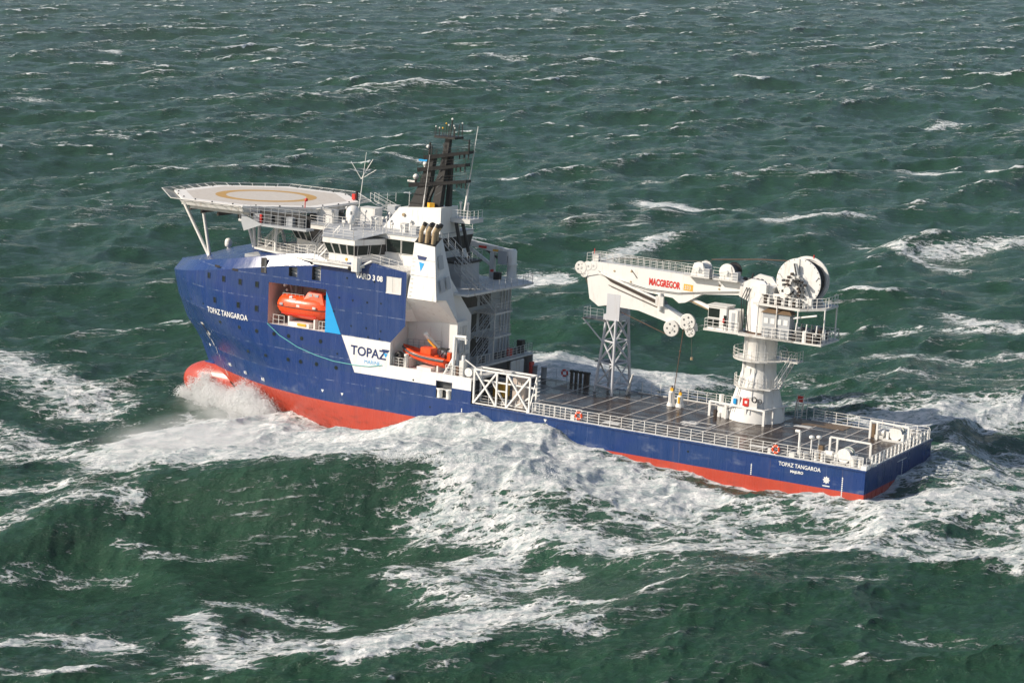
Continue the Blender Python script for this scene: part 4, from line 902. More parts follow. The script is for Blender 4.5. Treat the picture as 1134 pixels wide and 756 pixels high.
t = MB(); t.tube((74.3, -6.0, 26.5), (74.3, -6, 28.3), .18, BLACK, 6).box(74.0, 74.4, -5.5, -5.1, 27.3, 28.0, REDP); H.part('foam_monitor', t, label='dark monitor with a red housing on the aft edge')
t = MB().stair((72.5, -6.8, 27.2), (68.5, -7.8, 25.4), .9, WHITE, (0, 1, 0)); t.rail([(72.4, -6.2, 27.2), (70.5, -9, 27.2)], 1.1, 1, WHITE); H.part('deck_stair', t)

# ---- mast
Mt = Thing('radar_mast', 'tall black raked mast with radar platforms, standing on the white mast house', 'mast', (60, 0, 27.9))
def taper(mb, a, b, wa, wb, mat):
    (ax, ay, az), (bx_, by_, bz) = a, b
    mb.hexa([(ax + wa[0], ay + wa[1], az), (ax - wa[0], ay + wa[1], az), (ax - wa[0], ay - wa[1], az), (ax + wa[0], ay - wa[1], az), (bx_ + wb[0], by_ + wb[1], bz), (bx_ - wb[0], by_ + wb[1], bz), (bx_ - wb[0], by_ - wb[1], bz), (bx_ + wb[0], by_ - wb[1], bz)], mat)
t = MB(); taper(t, (61.3, .2, 27.8), (60.3, .2, 31.3), (1.15, .7), (.62, .5), BLACK); taper(t, (60.3, .2, 31.3), (59.6, .2, 34.4), (.62, .5), (.38, .35), BLACK)
for k_ in range(4): t.box(60.0 - k_ * .25, 62.2 - k_ * .45, .9, .95, 28.6 + k_ * 1.1, 28.68 + k_ * 1.1, BLACK)
Mt.part('mast_column', t)
t = MB(); taper(t, (58.7, .3, 28.1), (57.6, .1, 36.6), (.55, .45), (.30, .28), BLACK); taper(t, (57.9, -.9, 28.3), (57.4, -.3, 34.6), (.30, .3), (.2, .2), BLACK); t.tube((60.2, .5, 28.1), (57.9, .3, 33.6), .22, BLACK, 5)
for k_ in range(8): z = 28.8 + k_ * .95; t.tube((58.9 - k_ * .13, .65, z), (58.0, .65, z + .5), .05, DGREY, 4)
Mt.part('mast_column', t)
for z, x0, x1 in ((30.4, 62.3, 54.8), (32.3, 61.2, 55.0), (33.8, 60.4, 54.6)):
    t = MB(); z1 = z + 1.0
    t.hexa([(x0, -1.0, z), (x0, 1.0, z), (x1, .5, z1 + .15), (x1, -.6, z1 + .15), (x0, -1.1, z + .5), (x0, 1.1, z + .5), (x1, .55, z1 + .5), (x1, -.65, z1 + .5)], BLACK)
    t.rail([(x0, 1.0, z + .5), (x1, .5, z1 + .5)], .6, 1.6, BLACK, 2, .03, .035)
    for k_ in range(3): x = x0 + (x1 - x0) * (k_ + .3) / 3; t.tube((x, -.9, z + .6), (x, -.9, z + 1.2), .06, BLACK, 4)
    for k_ in range(3): x = x1 + .2 + .6 * k_; t.tube((x, .2, z1 + .2), (x, .2, z1 - .55), .08, BLACK, 4)
    Mt.part('yard_platform', t)
t = MB(); t.box(56.3, 59.1, -1.0, 1.0, 36.5, 36.75, BLACK)
for x, y, h_ in ((59.0, .8, 1.0), (58.6, -.8, 1.3), (58.0, .9, .9), (57.2, .9, 1.3), (56.5, .7, 1.0), (56.4, -.8, 1.5), (57.6, -.9, 1.1), (59, 0, .8)): t.tube((x, y, 36.7), (x, y, 36.7 + h_), .05, BLACK, 4); t.sphere((x, y, 36.8 + h_), .13, YELLOW if x == 58.0 or x == 58.6 else WHITE2, 6)
t.rail([(59.1, 1, 36.7), (56.3, 1, 36.7)], .8, .7, BLACK, 2, .025, .03); t.tube((57.5, 0, 36.7), (57.3, 0, 38.7), .07, BLACK, 5); t.sphere((57.3, 0, 38.75), .16, WHITE, 6); t.tube((56.6, -.3, 36.7), (56.5, -.3, 38.2), .05, BLACK, 4); t.tube((56.4, 0, 36.6), (54.9, 0, 36.4), .05, BLACK, 4).tube((54.9, 0, 36.6), (54.9, 0, 34.9), .10, BLACK, 5)
Mt.part('masthead_platform', t)
t = MB(); t.tube((60.6, .2, 32.7), (60.6, .2, 33.2), .2, WHITE, 8); t.sphere((60.6, .2, 33.25), .33, WHITE, 10); tb = Mt.part('radar_scanner', t)
t = MB(); t.box(59.7, 61.5, .05, .35, 33.55, 33.75, BLUE2); Mt.part('scanner_bar', t, tb)
t = MB(); t.tube((62.0, 0, 30.8), (62.0, 0, 31.4), .12, BLACK, 6); t.sphere((62.0, 0, 31.6), .36, WHITE, 10); t.box(62.1, 63.1, -.1, .1, 30.95, 31.15, WHITE); Mt.part('radar_scanner', t)
t = MB(); t.tube((60.3, 0, 34.2), (60.2, 0, 35.8), .12, BLACK, 5); t.sphere((60.4, .1, 35.3), .24, WHITE, 8); t.tube((59.9, .1, 34.2), (59.9, .1, 35.5), .08, BLACK, 5); Mt.part('radar_scanner', t)
t = MB(); t.prism([(59.5, 1.2), (59.0, 1.5), (58.5, 1.2), (58.7, .9), (59.3, .9)], 28.1, 28.9, YELLOW); Mt.part('yellow_horn', t)
def whip(base, top, r_, label, fork=None):
    t = MB().tube(base, (Vector(base) + (Vector(top) - Vector(base)) * .25), r_ * 1.6, WHITE, 5).tube(base, top, r_, WHITE, 5, r_ * .4)
    if fork:
        for q_ in fork: t.tube(fork[0], q_, r_ * .6, WHITE, 4)
    solo('whip_antenna', t, label, 'antenna', base, 'antennas around the bridge')
whip((55.7, -1, 28.2), (54.4, -1, 38.1), .09, 'tallest thin white antenna, standing just aft of the black mast')
whip((68.1, 3.0, 25.5), (67.1, 3.0, 34.2), .07, 'forked white antenna beside the big white dome on the bridge roof', [(67.7, 3, 31.0), (68.9, 3.5, 33.0), (65.9, 2.6, 32.2), (66.4, 2.6, 33.4)])
whip((64.7, -3, 25.5), (64.7, -3, 29.4), .06, 'short white antenna on the roof in front of the mast house')
whip((60.0, 1.3, 28.2), (59.4, 1.3, 34.5), .05, 'thin pale antenna rising in front of the black mast columns')
def dome(c, r_, h_, label):
    T_ = Thing('satellite_dome', label, 'satellite dome', (c[0], c[1], c[2]), 'white satellite domes')
    T_.part('stand', MB().tube(c, (c[0], c[1], c[2] + h_), r_ * .35, WHITE, 10))
    z = c[2] + h_; T_.part('dome', MB().lathe((c[0], c[1], z), (0, 0, 1), [(r_ * .75, -.1), (r_ * .95, 0), (r_, r_ * .5), (r_, r_ * 1.1), (r_ * .9, r_ * 1.6), (r_ * .62, r_ * 1.95), (r_ * .3, r_ * 2.1), (.01, r_ * 2.15)], WHITE, 18, sharp=False))
dome((68.4, 3.4, 25.5), .85, .5, 'largest white satellite dome, on the bridge roof under the forked antenna')
dome((66.6, 6.4, 25.4), .42, .8, 'small white dome on the port edge of the bridge roof')
dome((91.0, -2.4, 19.4), .45, .6, 'small white dome standing alone on the blue bow roof')
dome((62.9, -3.6, 25.5), .62, .5, 'grey-white dome close in front of the mast house')
# more on the white funnel top is part of the ship

# ---- totally enclosed lifeboat
L = Thing('lifeboat', 'orange enclosed lifeboat hanging in the recess of the blue hull', 'lifeboat', (71.6, 8.2, 14.6))
def boat(mb, x0, x1, yc, zs, prof, mat, n=22):
    rows = []
    for (z, fw, fl) in prof:
        r = []
        for i in range(n):
            a = 2 * math.pi * i / n; c_, s_ = math.cos(a), math.sin(a); cx = (x0 + x1) / 2; hl = (x1 - x0) / 2 * fl
            r.append((cx + hl * math.copysign(abs(c_) ** .62, c_), yc + fw * math.copysign(abs(s_) ** .8, s_), z))
        rows.append(r)
    vs = [p for r in rows for p in r]; k_ = len(rows)
    fs = [(j * n + i, j * n + (i + 1) % n, (j + 1) * n + (i + 1) % n, (j + 1) * n + i) for j in range(k_ - 1) for i in range(n)]
    mb.mesh(vs, fs, mat, True); mb.mesh(rows[-1], [tuple(range(n))], mat); mb.mesh(rows[0], [tuple(range(n))[::-1]], mat)
t = MB(); boat(t, 67.6, 75.25, 8.3, 0, [(14.5, .25, .62), (14.75, .7, .78), (15.2, 1.15, .92), (15.75, 1.35, 1.0), (15.9, 1.38, 1.0)], ORANGE); L.part('boat_hull', t)
t = MB(); boat(t, 67.6, 75.25, 8.3, 0, [(15.9, 1.36, .99), (16.35, 1.3, .96), (16.75, 1.12, .90), (17.05, .8, .84), (17.15, .35, .78)], ORANGE); cn = L.part('canopy', t)
t = MB(); boat(t, 67.56, 75.29, 8.3, 0, [(15.80, 1.41, 1.003), (15.90, 1.41, 1.003)], BROWN); L.part('fender_line', t)
t = MB(); t.mesh([(68.1, 7.5, 16.7), (71.0, 7.4, 17.0), (71.0, 9.25, 16.9), (68.1, 9.2, 16.5), (68.7, 7.8, 17.85), (70.5, 7.8, 17.9), (70.5, 8.9, 17.9), (68.7, 8.9, 17.8)], [(0, 1, 5, 4), (1, 2, 6, 5), (2, 3, 7, 6), (3, 0, 4, 7), (4, 5, 6, 7)], ORANGE); ct = L.part('conning_tower', t)
for x in (69.0, 69.9): L.part('tower_window', MB().box(x, x + .5, 9.02, 9.1, 17.35, 17.62, GREY), ct)
L.part('tower_window', MB().mesh([(68.35, 8.0, 17.1), (68.35, 8.8, 17.1), (68.55, 8.7, 17.6), (68.55, 8.1, 17.6)], [(0, 1, 2, 3)], GLASS), ct)
L.part('hatch_cover', MB().box(71.9, 72.9, 9.42, 9.52, 15.98, 16.7, PALE, .05)); L.part('reflective_tape', MB().box(72.6, 73.0, 8.4, 9.3, 16.9, 17.08, PALE).box(69.6, 70.6, 9.25, 9.3, 16.55, 16.75, YELLOW))
for x in (73.9, 71.5, 69.2): L.part('side_hatch', MB().box(x - .22, x + .22, 9.58, 9.64, 15.98, 16.25, GREY if x > 73 else WHITE2))
L.part('keel_skid', MB().box(69.0, 74.0, 9.3, 9.42, 14.95, 15.05, REDP)); L.part('lifting_hook', MB().box(74.2, 74.5, 8.15, 8.45, 17.0, 17.5, DGREY)); L.part('roof_rail', MB().rail([(74.2, 8.9, 16.95), (71.2, 8.9, 17.0)], .35, .6, WHITE2, 1, .03, .03))
L.part('propeller_guard', MB().box(67.9, 69.2, 8.0, 8.6, 14.2, 14.7, RUST)); L.part('reflective_panel', MB().box(72.0, 73.0, 9.30, 9.36, 16.25, 16.85, PALE, .05))
D = Thing('lifeboat_davit', 'white cradle and davit arms holding the orange lifeboat in its recess', 'davit', (71.5, 7, 13.6))
D.part('cradle', MB().box(70.0, 72.8, 6.4, 9.4, 13.6, 14.1, WHITE).box(70.4, 71.6, 9.4, 9.5, 13.75, 14.05, YELLOW).box(72.9, 73.1, 6.3, 9.3, 13.6, 14.7, WHITE).box(69.2, 69.4, 6.3, 9.3, 13.6, 14.7, WHITE))
for x in (68.2, 74.4): D.part('davit_arm', MB().path([(x, 6.0, 13.7), (x, 6.0, 17.9), (x, 7.2, 18.2), (x, 8.4, 18.1)], .17, WHITE, 6).path([(x, 6, 15.5), (x, 7.2, 18.1)], .1, WHITE, 5))
for x in (68.2, 74.0): D.part('fall_wire', MB().tube((x, 8.4, 18.1), (x, 8.4, 16.6), .05, ROPE, 5).sphere((x, 8.4, 17.6), .16, WHITE, 8))
D.part('recess_railing', MB().rail([(75.0, 9.6, 13.6), (73.4, 9.6, 13.6)], 1.1, .8, WHITE, 2).rail([(68.4, 9.6, 13.6), (67.5, 9.6, 13.6)], 1.1, .5, WHITE, 2))

# ---- rescue boat
Q = Thing('rescue_boat', 'open orange rescue boat with a grey fender, on its cradle in the white bay', 'rescue boat', (54.4, 8.0, 11.2))
t = MB()
sec = []
for i_ in range(13):
    u_ = i_ / 12; X = 51.4 + 6.2 * u_; w_ = 1.15 * (1 - max(0, (u_ - .55) / .45) ** 2.2) + .02; z = 11.75 + .75 * u_ ** 2.5
    sec.append([(X, 8.1 + s_ * w_ * f_, z + dz) for s_, f_, dz in ((1, .75, .82), (1, 1, .6), (1, .95, .1), (1, .5, -.40 + .3 * u_), (1, 0, -.6 + .55 * u_), (-1, .5, -.40 + .3 * u_), (-1, .95, .1), (-1, 1, .6), (-1, .75, .82), (-1, .7, .40), (1, .7, .40))])
n_ = 11; vs = [p for r in sec for p in r]; fs = [(j * n_ + i, j * n_ + (i + 1) % n_, (j + 1) * n_ + (i + 1) % n_, (j + 1) * n_ + i) for j in range(12) for i in range(n_)]
t.mesh(vs, fs, ORANGE, True); t.mesh(sec[0], [tuple(range(n_))], ORANGE); Q.part('boat_hull', t)
t = MB(); t.path([(r[1][0], r[1][1] + .03, r[1][2] - .12) for r in sec], .14, DGREY, 8); t.path([(r[7][0], r[7][1] - .03, r[7][2] - .12) for r in sec], .14, DGREY, 8); Q.part('fender', t)
Q.part('console', MB().box(53.3, 54.9, 7.5, 8.8, 12.0, 13.35, ORANGE, .15).box(52.6, 53.2, 7.8, 8.5, 12.0, 12.6, ORANGE, .1)); Q.part('seat', MB().box(54.9, 55.6, 7.7, 8.6, 12.1, 12.6, REDP, .08))
t = MB(); t.path([(52.3, 7.4, 12.2), (52.1, 7.4, 13.4), (52.1, 8.8, 13.4), (52.3, 8.8, 12.2)], .06, BLACK, 5).path([(53.0, 7.5, 12.2), (52.2, 7.5, 13.3)], .05, BLACK, 5).box(51.5, 52.6, 7.8, 8.5, 13.35, 13.5, BLACK); Q.part('roll_bar', t)
Q.part('outboard_engine', MB().box(51.0, 51.6, 7.7, 8.3, 12.1, 13.1, ORANGE, .12).box(51.1, 51.5, 7.85, 8.15, 11.2, 12.1, BLACK))
Q.part('cradle', MB().box(53.0, 54.9, 7.2, 9.3, 10.82, 11.2, WHITE).box(56.2, 56.5, 7.4, 8.9, 10.82, 11.9, WHITE).box(52.3, 52.5, 7.4, 8.9, 10.82, 11.5, WHITE)); 
K = Thing('boat_davit', 'short slanting white davit arm above the open orange boat', 'davit', (53.3, 6.9, 10.8))
K.part('arm', MB().hexa([(52.6, 6.8, 12.6), (53.1, 6.8, 12.6), (53.1, 7.3, 12.6), (52.6, 7.3, 12.6), (54.6, 7.4, 14.6), (55.2, 7.4, 14.7), (55.2, 7.8, 14.7), (54.6, 7.8, 14.6)], WHITE).box(52.5, 53.3, 6.6, 7.4, 10.8, 12.7, WHITE)); K.part('warning_stripe', MB().hexa([(53.2, 7.6, 13.2), (53.5, 7.6, 13.2), (53.5, 7.75, 13.2), (53.2, 7.75, 13.2), (54.3, 7.9, 14.2), (54.6, 7.9, 14.2), (54.6, 8.0, 14.2), (54.3, 8.0, 14.2)], YELLOW)); K.part('sheave', MB().sphere((54.9, 7.6, 14.7), .3, WHITE, 10))
t = MB(); t.path([(50.1, 9.3, 10.8), (50.0, 9.2, 15.35)], .2, WHITE, 8).tube((49.9, 9.2, 15.3), (48.5, 9.2, 15.35), .18, WHITE, 8).tube((48.6, 9.2, 15.3), (48.5, 9.2, 14.6), .16, WHITE, 8).tube((51.2, 9.3, 10.8), (50.05, 9.2, 12.9), .14, WHITE, 6)
DP = Thing('light_post', 'white inverted L post at the aft edge of the rescue boat bay', 'post', (50.1, 9.3, 10.8)); DP.part('post', t); DP.part('lamp', MB().box(48.3, 49.6, 9.05, 9.35, 15.0, 15.15, GREY))
MW = Thing('mooring_winch', 'small white winch on the bulwark end beside the inverted L post', 'winch', (48.5, 9.0, 10.9), 'mooring winches')
MW.part('drum', MB().lathe((48.0, 8.3, 11.45), (0, 1, 0), [(.5, 0), (.5, .1), (.28, .12), (.28, .9), (.5, .92), (.5, 1.02)], WHITE, 16)); MW.part('frame', MB().box(48.6, 49.3, 8.5, 9.3, 10.8, 12.6, WHITE2, .1).tube((48.9, 9.0, 12.6), (48.9, 9.0, 13.2), .22, WHITE, 8).tube((48.9, 9, 12.9), (47.0, 9.0, 11.9), .08, WHITE, 5).box(49.4, 49.8, 8.8, 9.2, 10.9, 11.9, RUST))
T_ = Thing('hose_reel', 'black hose reel on a white frame at the forward end of the white bay', 'hose reel', (57.6, 9.3, 10.8))
T_.part('reel', MB().torus((57.5, 9.2, 12.0), (0, 1, 0), .38, .17, BLACK, 16, 6).torus((57.5, 8.9, 12.0), (0, 1, 0), .38, .17, BLACK, 16, 6)); T_.part('frame', MB().rail([(58, 9.4, 10.85), (56.6, 9.4, 10.85)], 1.0, .7, WHITE, 3).lathe((56.4, 9.2, 10.85), (0, 0, 1), [(.22, 0), (.22, 1.3), (.3, 1.32), (.26, 1.55)], WHITE, 10))
t = MB().rail([(58.0, 6.5, 12.6), (53.5, 6.5, 12.9)], 1.0, .8, GREY, 3).rail([(50.9, 9.5, 10.9), (49.0, 9.6, 10.9)], 1.1, .7, WHITE, 3); ship.part('bay_railing', t)

# ---- cargo gate frame
G = Thing('gate_frame', 'white cross-braced steel truss standing at the port edge of the work deck', 'steel frame', (43.4, 9.6, 8.1))
x0, x1 = 46.95, 39.75; zt, zb = 12.05, 8.15
def bar(mb, a, b, w=.13, mat=None): mb.tube(a, b, w, mat or WHITE, 4)
for nm, y in (('outer_truss', 9.7), ('inner_truss', 8.2)):
    t = MB(); bar(t, (x0, y, zt), (x1, y, zt)); bar(t, (x0, y, zb + .05), (x1, y, zb + .05), .09)
    for x in (x0, 44.0, 42.7, x1) if y > 9 else (x0, x1): bar(t, (x, y, zb), (x, y, zt))
    if y > 9:
        bar(t, (x0, y, zb), (44.0, y, zt)); bar(t, (x0, y, zt), (44.0, y, zb)); bar(t, (42.7, y, zb), (x1, y, zt)); bar(t, (42.7, y, zt), (x1, y, zb)); bar(t, (44, y, 10), (42.7, y, 10), .09)
    else: bar(t, (x0, y, 10.6), (x1, y, 10.6)); bar(t, (45.5, y, 10.6), (43.6, y, zb)); bar(t, (42.4, y, zb), (x1, y, 10.0))
    G.part(nm, t)
for x in (x0, 43.4, x1):
    t = MB(); bar(t, (x, 9.7, zt), (x, 8.2, zt), .1); G.part('cross_member', t)
t = MB(); bar(t, (x1, 9.7, zb), (x1, 8.2, zt), .08); G.part('cross_member', t)
t = MB(); t.box(42.6, 44.0, 8.1, 9.0, 12.05, 12.15, WHITE2); G.part('top_plate', t)
t = MB()
for k_ in range(9): t.torus((39.55, 8.1, 8.6 + k_ * .42), (.1, .2, 1), .17, .05, PALE, 8, 4)
G.part('rope_bundle', t); G.part('kick_rail', MB().rail([(46.8, 9.5, 8.1), (39.9, 9.5, 8.1)], 1.0, 1.6, WHITE2, 3, .03, .04))
DR = Thing('deck_container', 'pale beige upright locker standing behind the white truss', 'locker', (42.3, 7.4, 8.05)); DR.part('body', MB().box(41.6, 43.3, 6.4, 7.4, 8.05, 11.3, paint('beige_paint', (.5, .42, .36), .6, .1, dirt=.4), .05)); DR.part('door_bars', MB().tube((42.2, 7.45, 8.3), (42.2, 7.45, 11), .04, WHITE2, 5).tube((42.7, 7.45, 8.3), (42.7, 7.45, 11), .04, WHITE2, 5))
solo('yellow_crate', MB().box(46.2, 47.6, 2.8, 4.4, 8.05, 9.9, YELLOW, .08).box(46.1, 47.7, 2.7, 4.5, 9.9, 10.0, DGREY), 'yellow crate in the dark deck space behind the white truss', 'crate', (46.9, 3.6, 8.05))

# ---- small knuckle crane on the upper terrace
S = Thing('knuckle_crane', 'small white folded crane on the terrace behind the bridge', 'crane', (53.2, -8.4, 19.5))
S.part('pedestal', MB().lathe((53.2, -8.4, 19.5), (0, 0, 1), [(.62, 0), (.58, .2), (.58, 1.8), (.66, 1.85), (.66, 2.0)], WHITE, 18)); 
S.part('slewing_column', MB().lathe((53.2, -8.4, 21.5), (0, 0, 1), [(.55, 0), (.55, 1.5), (.4, 1.7)], WHITE, 18).box(53.7, 55.0, -8.8, -7.9, 21.3, 22.9, GREY, .1)); 
boomS = S.part('boom', MB().hexa([(59.8, -8.6, 23.15), (53.2, -8.7, 22.3), (53.2, -8.0, 22.3), (59.8, -8.1, 23.15), (59.8, -8.6, 23.8), (53.2, -8.7, 23.1), (53.2, -8.0, 23.1), (59.8, -8.1, 23.8)], WHITE)); S.part('red_marking', MB().box(56.6, 57.7, -8.0, -7.97, 22.95, 23.25, REDP), boomS); S.part('yellow_marking', MB().box(54.9, 55.7, -7.98, -7.95, 22.75, 22.98, YELLOW), boomS)
S.part('jib', MB().hexa([(59.4, -8.5, 22.6), (56.2, -8.5, 20.9), (56.2, -8.2, 20.9), (59.4, -8.2, 22.6), (59.4, -8.5, 23.1), (56.2, -8.5, 21.3), (56.2, -8.2, 21.3), (59.4, -8.2, 23.1)], WHITE)); S.part('hydraulic_cylinder', MB().tube((54.2, -8.2, 21.5), (57, -8.2, 22.9), .14, BLACK, 8)); S.part('boom_rest', MB().box(55.5, 56.1, -8.5, -8.0, 19.5, 22.6, WHITE2)); S.part('control_stand', MB().box(54.1, 54.9, -7.6, -7.0, 19.5, 20.4, BLACK).box(55.0, 55.3, -7.2, -6.9, 20.4, 20.7, REDP))
# ---- boom rest tower
Tw = Thing('boom_rest_tower', 'grey-white steel lattice tower holding up the crane boom', 'lattice tower', (38.6, -7.9, 8.05))
TG = paint('pale_grey_tower_paint', (.56, .57, .60), .5, .06, dirt=.2)
bx = [(40.2, -6.6), (37.3, -5.4), (37.0, -9.4), (39.9, -10.0 + .6)]; tx = [(38.9, -6.1), (37.3, -5.4), (37.0, -8.0), (38.6, -8.3)]
def leg_at(i, z): u_ = (z - 8.05) / 8.9; return Vector((bx[i][0] + (tx[i][0] - bx[i][0]) * u_, bx[i][1] + (tx[i][1] - bx[i][1]) * u_, z))
for i in range(4): Tw.part('leg', MB().tube(leg_at(i, 8.05), leg_at(i, 16.95), .17, TG, 6))
t = MB(); lv = [8.9, 11.7, 14.3, 16.9]
for i in range(4):
    j = (i + 1) % 4
    for a, b in zip(lv[:-1], lv[1:]):
        t.tube(leg_at(i, a), leg_at(j, b), .10, TG, 5)
        if b > 12: t.tube(leg_at(j, a), leg_at(i, b), .10, TG, 5)
    for z in lv: t.tube(leg_at(i, z), leg_at(j, z), .11, TG, 5)
Tw.part('bracing', t)
t = MB(); t.box(37.0, 39.0, -8.4, -5.5, 16.9, 17.5, TG); t.box(36.9, 38.6, -5.9, -5.35, 16.9, 20.0, TG); t.box(37.0, 37.9, -8.3, -7.7, 17.4, 19.4, TG); Tw.part('saddle', t)
t = MB(); t.box(38.9, 41.9, -7.6, -5.8, 16.6, 16.75, DGREY); t.tube((41.9, -6, 16.6), (39.1, -6.1, 14.0), .09, TG, 5); t.rail([(39.2, -5.9, 16.75), (41.8, -5.9, 16.75), (41.8, -7.5, 16.75)], 1.2, .9, GREY, 3, .025, .03); Tw.part('access_platform', t)
t = MB(); t.box(37.3, 40.3, -8.6, -6.4, 11.6, 11.7, DGREY); t.tube((36.4, -7.4, 8.1), (35.2, -6.4, 10.8), .13, WHITE, 6); Tw.part('mid_platform', t)

# ---- the big crane
Cx, Cy = 19.3, -6.0
Cr = Thing('deck_crane', 'big white offshore crane with folded boom and winch drum, on the aft deck', 'crane', (Cx, Cy, 8.05))
t = MB(); t.lathe((Cx, Cy, 8.05), (0, 0, 1), [(3.25, 0), (3.2, .5), (1.98, 5.2), (1.92, 5.6), (1.88, 9.2), (2.05, 9.3), (2.05, 9.75)], WHITE, 40)
for a in (20, 70, 140, 250, 310): c_, s_ = math.cos(R(a)), math.sin(R(a)); t.tube((Cx + 2.98 * c_, Cy + 2.98 * s_, 8.3), (Cx + 1.98 * c_, Cy + 1.98 * s_, 13.2), .06, WHITE2, 4)
ped = Cr.part('pedestal', t)
t = MB().torus((Cx, Cy, 17.75), (0, 0, 1), 1.95, .12, RUST, 32, 6); t.lathe((Cx, Cy, 17.8), (0, 0, 1), [(1.7, 0), (1.7, .4)], RUST, 28); Cr.part('slewing_ring', t)
t = MB(); t.lathe((Cx, Cy, 18.1), (0, 0, 1), [(1.9, 0), (1.85, .3), (1.75, 3.2), (1.5, 4.3), (1.3, 4.7)], WHITE, 32); t.box(Cx - 1.6, Cx + 1.2, Cy - 1.5, Cy + 1.5, 21.8, 23.2, WHITE, .3); t.prism([(Cx + .3, 21.0), (Cx + 2.5, 21.8), (Cx + 2.4, 23.4), (Cx + 1.2, 24.2), (Cx - .4, 24.0), (Cx - 1.6, 22.5)], Cy - 1.3, Cy - .9, WHITE, 'y'); t.prism([(Cx + .3, 21.0), (Cx + 2.5, 21.8), (Cx + 2.4, 23.2), (Cx + 1.2, 23.9), (Cx - .4, 23.8), (Cx - 1.6, 22.5)], Cy + .9, Cy + 1.3, WHITE, 'y'); Cr.part('tower_head', t)
def ringplat(z, r_, a0, a1, h_=1.1, name='ring_platform'):
    t = MB(); n_ = 18; r0 = 1.85; P1 = []
    for k_ in range(n_ + 1):
        a = R(a0 + (a1 - a0) * k_ / n_); P1.append((a, (Cx + r_ * math.cos(a), Cy + r_ * math.sin(a), z)))
    for (a, p), (b, q_) in zip(P1[:-1], P1[1:]): i0 = (Cx + r0 * math.cos(a), Cy + r0 * math.sin(a), z); i1 = (Cx + r0 * math.cos(b), Cy + r0 * math.sin(b), z); t.mesh([i0, i1, q_, p] + [(v_[0], v_[1], z - .12) for v_ in (i0, i1, q_, p)], [(0, 1, 2, 3), (7, 6, 5, 4), (3, 2, 6, 7)], WHITE2)
    t.rail([p for _, p in P1], h_, 1.1, WHITE, 3, .03, .04); return Cr.part(name, t, ped)
ringplat(15.0, 3.0, -60, 250); ringplat(11.9, 2.7, 0, 200)
t = MB(); t.box(Cx - 4.6, Cx - 2.2, Cy - 1.6, Cy + .2, 14.9, 15.05, WHITE2); t.rail([(Cx - 2.4, Cy + .1, 15.05), (Cx - 4.5, Cy + .1, 15.05), (Cx - 4.5, Cy - 1.5, 15.05)], 1.1, .9, WHITE); t.stair((Cx - 3.9, Cy - .3, 15.0), (Cx - 2.6, Cy + .9, 11.9), .7, WHITE, (.4, 1, 0)); Cr.part('crane_ladder', t, ped)
t = MB(); t.box(Cx - 2.6, Cx - 1.0, Cy + 2.0, Cy + 2.7, 11.9, 11.95, WHITE2); t.box(Cx + .2, Cx + .9, Cy + 1.85, Cy + 2.0, 12.0, 14.0, WHITE); Cr.part('pedestal_door', t, ped)
# main platform around the head
pz = 17.85
t = MB(); t.box(Cx + 1.7, Cx + 6.1, Cy - 1.2, Cy + 2.4, pz - .2, pz, WHITE2); t.box(Cx - 5.0, Cx + 1.7, Cy + 1.5, Cy + 2.7, pz - .2, pz, WHITE2); t.box(Cx - 8.2, Cx - 1.6, Cy - 2.6, Cy + 2.7, pz - .2, pz, WHITE2)
t.rail([(Cx + 6.0, Cy - 1.1, pz), (Cx + 6.0, Cy + 2.3, pz), (Cx + 1.9, Cy + 2.3, pz)], 1.15, 1.1, WHITE, 3, .04, .05); t.rail([(Cx - .4, Cy + 2.6, pz), (Cx - 5.2, Cy + 2.6, pz), (Cx - 8.1, Cy + 2.6, pz), (Cx - 8.1, Cy - 2.5, pz), (Cx - 1.8, Cy - 2.5, pz)], 1.15, 1.0, WHITE, 3, .045, .06)
Cr.part('main_platform', t)
t = MB(); t.box(Cx + 3.4, Cx + 5.8, Cy + .2, Cy + 2.1, pz, pz + 2.55, WHITE, .12); t.box(Cx + 3.3, Cx + 5.9, Cy + .1, Cy + 2.2, pz + 2.55, pz + 2.72, WHITE2, .1); cab = Cr.part('operator_cab', t)
for x, w_, z0_, h_ in ((Cx + 4.35, 1.35, 1.35, 1.0), (Cx + 4.35, 1.35, .25, .95), (Cx + 3.45, .35, .5, 1.2)): t = MB(); t.box(x, x + w_, Cy + 2.08, Cy + 2.125, pz + z0_, pz + z0_ + h_, GLASS); Cr.part('cab_window', t, cab)
Cr.part('cab_window', MB().box(Cx + 5.78, Cx + 5.83, Cy + .5, Cy + 1.8, pz + .3, pz + 2.2, GLASS), cab); Cr.part('fire_extinguisher', MB().tube((Cx + 3.75, Cy + 2.2, pz + .9), (Cx + 3.75, Cy + 2.2, pz + 1.35), .13, REDP, 8), cab)
t = MB(); t.box(Cx + 2.1, Cx + 3.3, Cy + .4, Cy + 2.0, pz, pz + 2.4, WHITE, .08); t.box(Cx + 2.5, Cx + 2.9, Cy + 1.98, Cy + 2.03, pz + .2, pz + 2.1, GREY); Cr.part('switch_cabinet', t)
t = MB(); t.box(Cx - 4.2, Cx - .9, Cy + .9, Cy + 2.2, pz, pz + 2.7, GREY, .06); t.mesh([(Cx - 4.4, Cy + .7, pz + 2.7), (Cx - .7, Cy + .7, pz + 2.7), (Cx - .7, Cy + 2.4, pz + 2.7), (Cx - 4.4, Cy + 2.4, pz + 2.7), (Cx - 3.9, Cy + 1.2, pz + 3.2), (Cx - 1.3, Cy + 1.2, pz + 3.2), (Cx - 1.3, Cy + 1.9, pz + 3.1), (Cx - 3.9, Cy + 1.9, pz + 3.1)], [(0, 1, 5, 4), (1, 2, 6, 5), (2, 3, 7, 6), (3, 0, 4, 7), (4, 5, 6, 7)], TAN); ec = Cr.part('electrical_cabinet', t)
